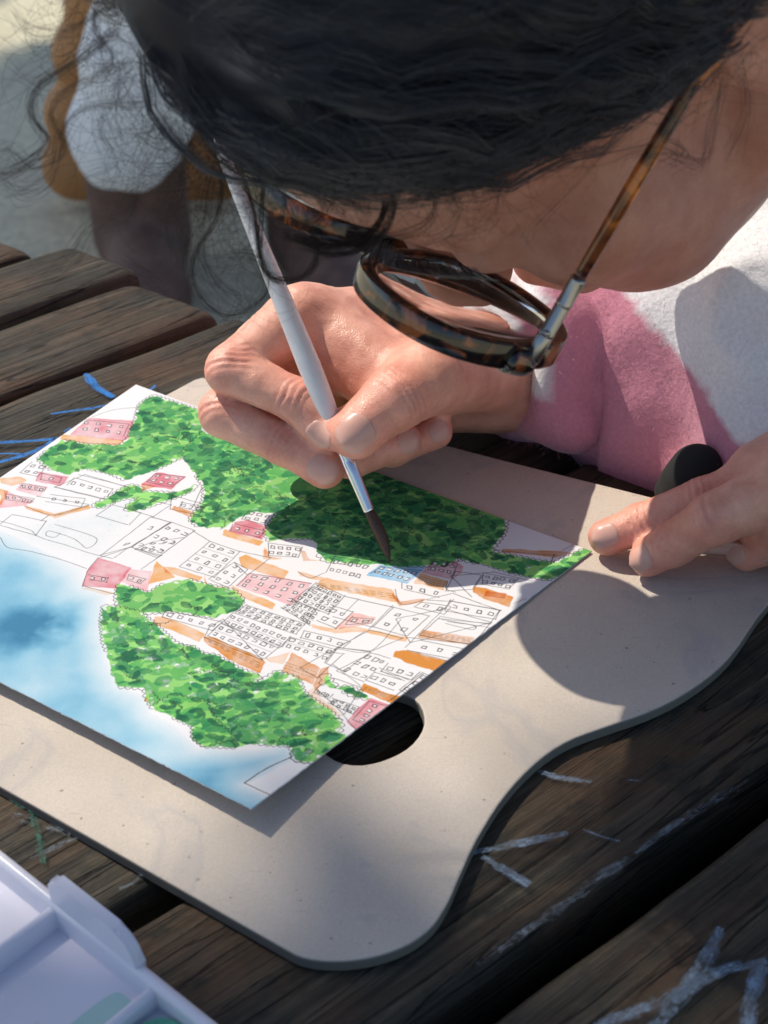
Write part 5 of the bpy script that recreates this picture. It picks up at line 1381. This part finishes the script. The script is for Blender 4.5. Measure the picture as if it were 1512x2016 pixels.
slv = np.linalg.norm(V - np.array(tuple(C0)), axis=1)
front = ((V - np.array(tuple(SH_R))) @ np.array((.79, -.61, 0)) > 0.0)
wm = np.clip(bl / .0015, 0, 1) * np.clip((V[:, 0] - .083 - .12 * (V[:, 1] - .47)) / .0012, 0, 1)
cu = (V - np.array(tuple(C0))) @ wa
wm = np.maximum(wm, np.clip((.0006 - cu) / .0008, 0, 1) * (slv < .040) * (V[:, 2] > .03))
Cc = PINKC * (1 - wm[:, None]) + WHITEC * wm[:, None]
shirt = mesh_np('sweatshirt', V, Q, M_FLEECE, person); color_attr(shirt, Cc)
prop(shirt, 'fleecy pink sweatshirt with white upper part')
# fleece nap standing off the cloth
r = np.random.default_rng(3)
N = vnormals(V, Q)
vis = np.where((V[:, 0] > .02) & (V[:, 0] < .20) & (V[:, 1] < .62) & (V[:, 2] > -.08) & (N @ np.array((0, -.6, .5)) > -.25))[0]
pick = r.choice(vis, min(22000, len(vis) * 3))
B0 = V[pick] + r.normal(0, .0012, (len(pick), 3)); d = N[pick] + r.normal(0, .55, (len(pick), 3)); d /= np.linalg.norm(d, axis=1, keepdims=True)
t = np.array([0, .6, 1.0])[None, :, None]; bend = r.normal(0, .0005, (len(pick), 1, 3))
P = B0[:, None] + d[:, None] * t * r.uniform(.0008, .0022, (len(pick), 1, 1)) + bend * t ** 2
R = np.tile(np.array([.00005, .00005, .00002]), (len(pick), 1))
fv, fq = tubes_np(P, R)
nap = mesh_np('fleece_nap', fv, fq, M_FLEECE, None); color_attr(nap, np.repeat(Cc[pick], 9, axis=0)); nap.parent = shirt
prop(nap, kind='stuff')
# ---- trousers and legs below the table
f = Field((.0, .42, GZ - .02), (.60, .95, -.2), 0.012)
for q in (-.08, .08):
    hp = HIP + EX * q; kn = hp + Vector((-.20, -.22, .02)); an = Vector((kn.x + .02, kn.y + .02, GZ + .09))
    f.cone(hp, kn, .085, .065, .03); f.cone(kn, an, .062, .05, .03)
f.ell(HIP, (.15, .15, .10), .04)
V, Q = f.mesh(1); mesh_np('trousers', V, Q, simple('dark_denim', (.03, .035, .05), .9), person)
for q in (-.08, .08):
    hp = HIP + EX * q; an = hp + Vector((-.18, -.20, 0)); an.z = GZ + .045
    f = Field((an.x - .2, an.y - .22, GZ - .01), (an.x + .12, an.y + .12, GZ + .14), .007)
    f.cone(an, an + Vector((-.08, -.10, -.006)), .042, .038, .02)
    V, Q = f.mesh(1); mesh_np('shoe', V, Q, simple('dark_shoe', (.05, .05, .05), .6), person)

# ================================================================ black pouch at the table edge
f = Field(tuple(atz(1370, 910, .03) - Vector((.05, .05, .04))), tuple(atz(1370, 910, .03) + Vector((.05, .05, .04))), .0012)
f.cone(atz(1372, 918, .026), atz(1360, 950, .020), .0060, .0085, .004); f.cone(atz(1362, 940, .022), atz(1322, 965, .012), .0085, .006, .006); f.cone(atz(1378, 924, .024), atz(1425, 938, .014), .007, .005, .006)
V, Q = f.mesh(2)
pouch = mesh_np('pouch', V, Q, simple('black_cloth', (.012, .014, .015), .9))
prop(pouch, 'small black cloth pouch between the left thumb and the pink sweatshirt', 'pouch')

# ================================================================ eyeglasses
def tortoise(name, dark, amber, lo, hi, scale, trans=0.0):
    m, nt, b = mat_new(name)
    v = coords(nt); n1 = noise(nt, v, scale, 3, .5, 1.2)
    c = ramp(nt, n1, [(lo, dark), ((lo + hi) / 2, tuple((d + a) / 2 * .7 for d, a in zip(dark, amber))), (hi, amber)])
    nt.links.new(c, b.inputs['Base Color']); b.inputs['Roughness'].default_value = 0.12
    b.inputs['Coat Weight'].default_value = 0.5; b.inputs['Coat Roughness'].default_value = 0.08
    if trans: b.inputs['Transmission Weight'].default_value = trans
    return m
M_TORT = tortoise('tortoiseshell', (.010, .007, .007), (.30, .085, .025), .52, .66, 110)
M_TORT2 = tortoise('amber_tortoiseshell', (.045, .010, .010), (.55, .16, .03), .49, .60, 38)
M_STEEL = simple('brushed_steel', (.36, .36, .36), .28, Metallic=1.0)
M_LENS = simple('lens_glass', (.97, .98, .98), 0.0, Transmission_Weight=1.0, IOR=1.5)
GF = camv(-.30, -.84, -.45)
GL = HL - GF * HL.dot(GF); GL.normalize(); GU_ = GF.cross(GL)
LC = atd(905, 606, .4185)
glasses = empty('eyeglasses', LC - GL * .033)
prop(glasses, 'tortoiseshell eyeglasses with steel hinges worn by the painter', 'glasses')
def shape(t, s=1.0, a=.0262, b=.0240, n=2.35):
    c, q = math.cos(t), math.sin(t)
    return s * a * abs(c) ** (2 / n) * math.copysign(1, c), s * b * abs(q) ** (2 / n) * math.copysign(1, q)
def gp(ctr, x, y, z): return ctr + GL * x + GU_ * y + GF * z
def lens_obj(ctr):
    nr, nt_ = 14, 72
    V, F = [], []
    def surf(rad, sag0, R):
        out = []
        for i in range(nr + 1):
            for j in range(nt_):
                x, y = shape(2 * math.pi * j / nt_, rad * i / nr if i else 1e-4)
                out.append((x, y, sag0 - (R - math.sqrt(R * R - x * x - y * y))))
        return out
    fr = surf(1.0, .0022, .160); bk = surf(1.0, .0008, .075)
    V = [gp(ctr, *p) for p in fr] + [gp(ctr, *p) for p in bk]
    k = len(fr)
    for i in range(nr):
        for j in range(nt_):
            a, b_ = i * nt_ + j, i * nt_ + (j + 1) % nt_
            F.append((a, b_, b_ + nt_, a + nt_)); F.append((k + a, k + a + nt_, k + b_ + nt_, k + b_))
    for j in range(nt_):
        a, b_ = nr * nt_ + j, nr * nt_ + (j + 1) % nt_
        F.append((a, b_, k + b_, k + a))
    bm = bmesh.new(); vs = [bm.verts.new(v) for v in V]
    for ff in F: bm.faces.new([vs[i] for i in ff])
    bmesh.ops.remove_doubles(bm, verts=bm.verts, dist=1e-5)
    o = from_bm('lens', bm, M_LENS, glasses, True); o.data.set_sharp_from_angle(angle=math.radians(40))
def rim_obj(ctr, side):
    nt_ = 96
    prof = [(-.0005, -.0034), (.0010, -.0042), (.0030, -.0042), (.0038, -.0036), (.0041, -.0024), (.0041, .0022), (.0037, .0031), (.0026, .0034), (.0006, .0034), (-.0005, .0026), (.0001, .0008), (.0001, -.0012)]
    V, F = [], []
    for j in range(nt_):
        t = 2 * math.pi * j / nt_
        x, y = shape(t); x2, y2 = shape(t + .01); tx, ty = x2 - x, y2 - y; L = math.hypot(tx, ty); nx, ny = ty / L, -tx / L
        for o_, z in prof:
            V.append(gp(ctr, x + nx * o_, y + ny * o_, z))
    k = len(prof)
    for j in range(nt_):
        for i in range(k):
            F.append((j * k + i, j * k + (i + 1) % k, ((j + 1) % nt_) * k + (i + 1) % k, ((j + 1) % nt_) * k + i))
    bm = bmesh.new(); vs = [bm.verts.new(v) for v in V]
    for ff in F: bm.faces.new([vs[i] for i in ff])
    o = from_bm('rim', bm, M_TORT, glasses, True); o.data.set_sharp_from_angle(angle=math.radians(38)); return o
RC = LC - GL * .064 - GF * .003
for ctr, sd in ((LC, 1), (RC, -1)):
    lens_obj(ctr); rim_obj(ctr, sd)
tube('bridge', catmull([gp(LC, -.0285, .004, 0), gp(LC, -.034, .007, .0005), gp(LC, -.0395, .004, 0)], 10), [.003] * 10, M_TORT, glasses, 12)
HG = atd(1046, 708, .4005)
rimpt = gp(LC, .0285, .006, 0)
def temple(hinge, near, end, tip, nm):
    tube('end_piece', catmull([near, near * .35 + hinge * .65 + GF * .001, hinge + GF * .001], 10), [.0042, .0042, .0041, .0040, .0039, .0038, .0036, .0034, .0032, .0028], M_TORT, glasses, 14)
    d = (end - hinge); L = d.length; d.normalize()
    ts = [0, .02, .30, .31, .325, .335, .35, .36, .66, .67, .685, .695, .71, .72, .98, 1.0]; rs = [1, 1.05, 1.05, .95, .95, 1.1, 1.1, 1.0, 1.0, .92, .92, 1.08, 1.08, 1.0, 1.0, .95]
    ML = .0265
    t_ = tube('temple', [hinge + d * (ML + (L - ML) * q) for q in np.linspace(0, 1, 24)] + [end * .6 + tip * .4, tip], [.0017 + .00035 * math.sin(q * 3) for q in np.linspace(0, 1, 24)] + [.0018, .0012], M_TORT2, glasses, 14)
    tube('hinge_sleeve', [hinge + d * (ML * q) for q in ts], [.0021 * q for q in rs], M_STEEL, t_, 16)
    sc = hinge + d * .0085 - CF * .0021
    bm = bmesh.new(); bmesh.ops.create_uvsphere(bm, u_segments=10, v_segments=6, radius=.0011); bmesh.ops.translate(bm, vec=sc, verts=bm.verts)
    from_bm('screw', bm, M_STEEL, t_, True)
temple(HG, rimpt, atd(1374, 148, .3530), Vector(tuple(head_w(np.array(mm(72, -32, -14))))), 'left')
rnear = gp(RC, -.0285, .006, 0); rh = gp(RC, -.0335, .006, -.004)
temple(rh, rnear, Vector(tuple(head_w(np.array(mm(-77, 2, 8))))), Vector(tuple(head_w(np.array(mm(-74, -32, -14))))), 'right')

# ================================================================ paintbrush
BTIP = atz(768, 1108, BT + .0018); BEND = atd(437, 300, .488)
bd = (BEND - BTIP); BL = bd.length; bd.normalize()
brush = empty('paintbrush', BTIP)
prop(brush, 'white handled round watercolour brush held in the right hand', 'brush')
def bpos(px, py):
    """distance along the brush of the point seen at this pixel"""
    best = min(np.linspace(0, 1, 600), key=lambda q: ((lambda P: (P[0] - px) ** 2 + (P[1] - py) ** 2)(proj(BTIP + bd * BL * q))))
    return best * BL
def proj(p):
    r_ = p - CAMP; d = r_.dot(CF)
    return 756 + FPX * r_.dot(CX) / d, 1008 - FPX * r_.dot(CU) / d
s1, s2 = bpos(727, 1006), bpos(672, 884)
bs = np.linspace(0, 1, 14)
br_r = [.00012, .0006, .0010, .00135, .0016, .00182, .0020, .0021, .00215, .0021, .0020, .0019, .0018, .00175]
def bristle_mat():
    m, nt, b = mat_new('brush_hair')
    tc = coords(nt, (3000, 3000, 300)); n1 = noise(nt, tc, 1.0, 3)
    nt.links.new(ramp(nt, n1, [(.3, (.014, .007, .005)), (.7, (.085, .034, .020))]), b.inputs['Base Color']); b.inputs['Roughness'].default_value = .4
    bump(nt, b, n1, .0002, .8)
    return m
tube('bristles', [BTIP + bd * (s1 * 1.03 * q) + CX * (.0006 * math.sin(q * 3.1)) for q in bs], br_r, bristle_mat(), brush, 14)
fq_ = [0, .012, .04, .3, .6, .8, .82, .84, .86, .88, .9, .97, 1.0]; fr_ = [.00178, .0019, .0019, .0021, .00226, .00235, .00222, .00240, .00222, .00240, .00225, .0024, .0023]
tube('ferrule', [BTIP + bd * (s1 + (s2 - s1) * q) for q in fq_], fr_, simple('polished_ferrule', (.82, .83, .86), .10, Metallic=1.0), brush, 24)
hq_ = np.linspace(0, 1, 26); Lh = BL + .006 - s2
hr = np.interp(hq_, [0, .06, .18, .28, .45, .7, .9, .98, 1], [.0021, .0026, .0036, .0038, .0034, .0026, .0021, .0018, .0008])
def handle_mat():
    m, nt, b = mat_new('white_lacquer')
    n1 = noise(nt, coords(nt), 200, 4)
    nt.links.new(ramp(nt, n1, [(.3, (.70, .70, .72)), (.7, (.78, .78, .80))]), b.inputs['Base Color']); b.inputs['Roughness'].default_value = .3
    return m
tube('handle', [BTIP + bd * (s2 - .001 + Lh * q) for q in hq_], hr, handle_mat(), brush, 20)
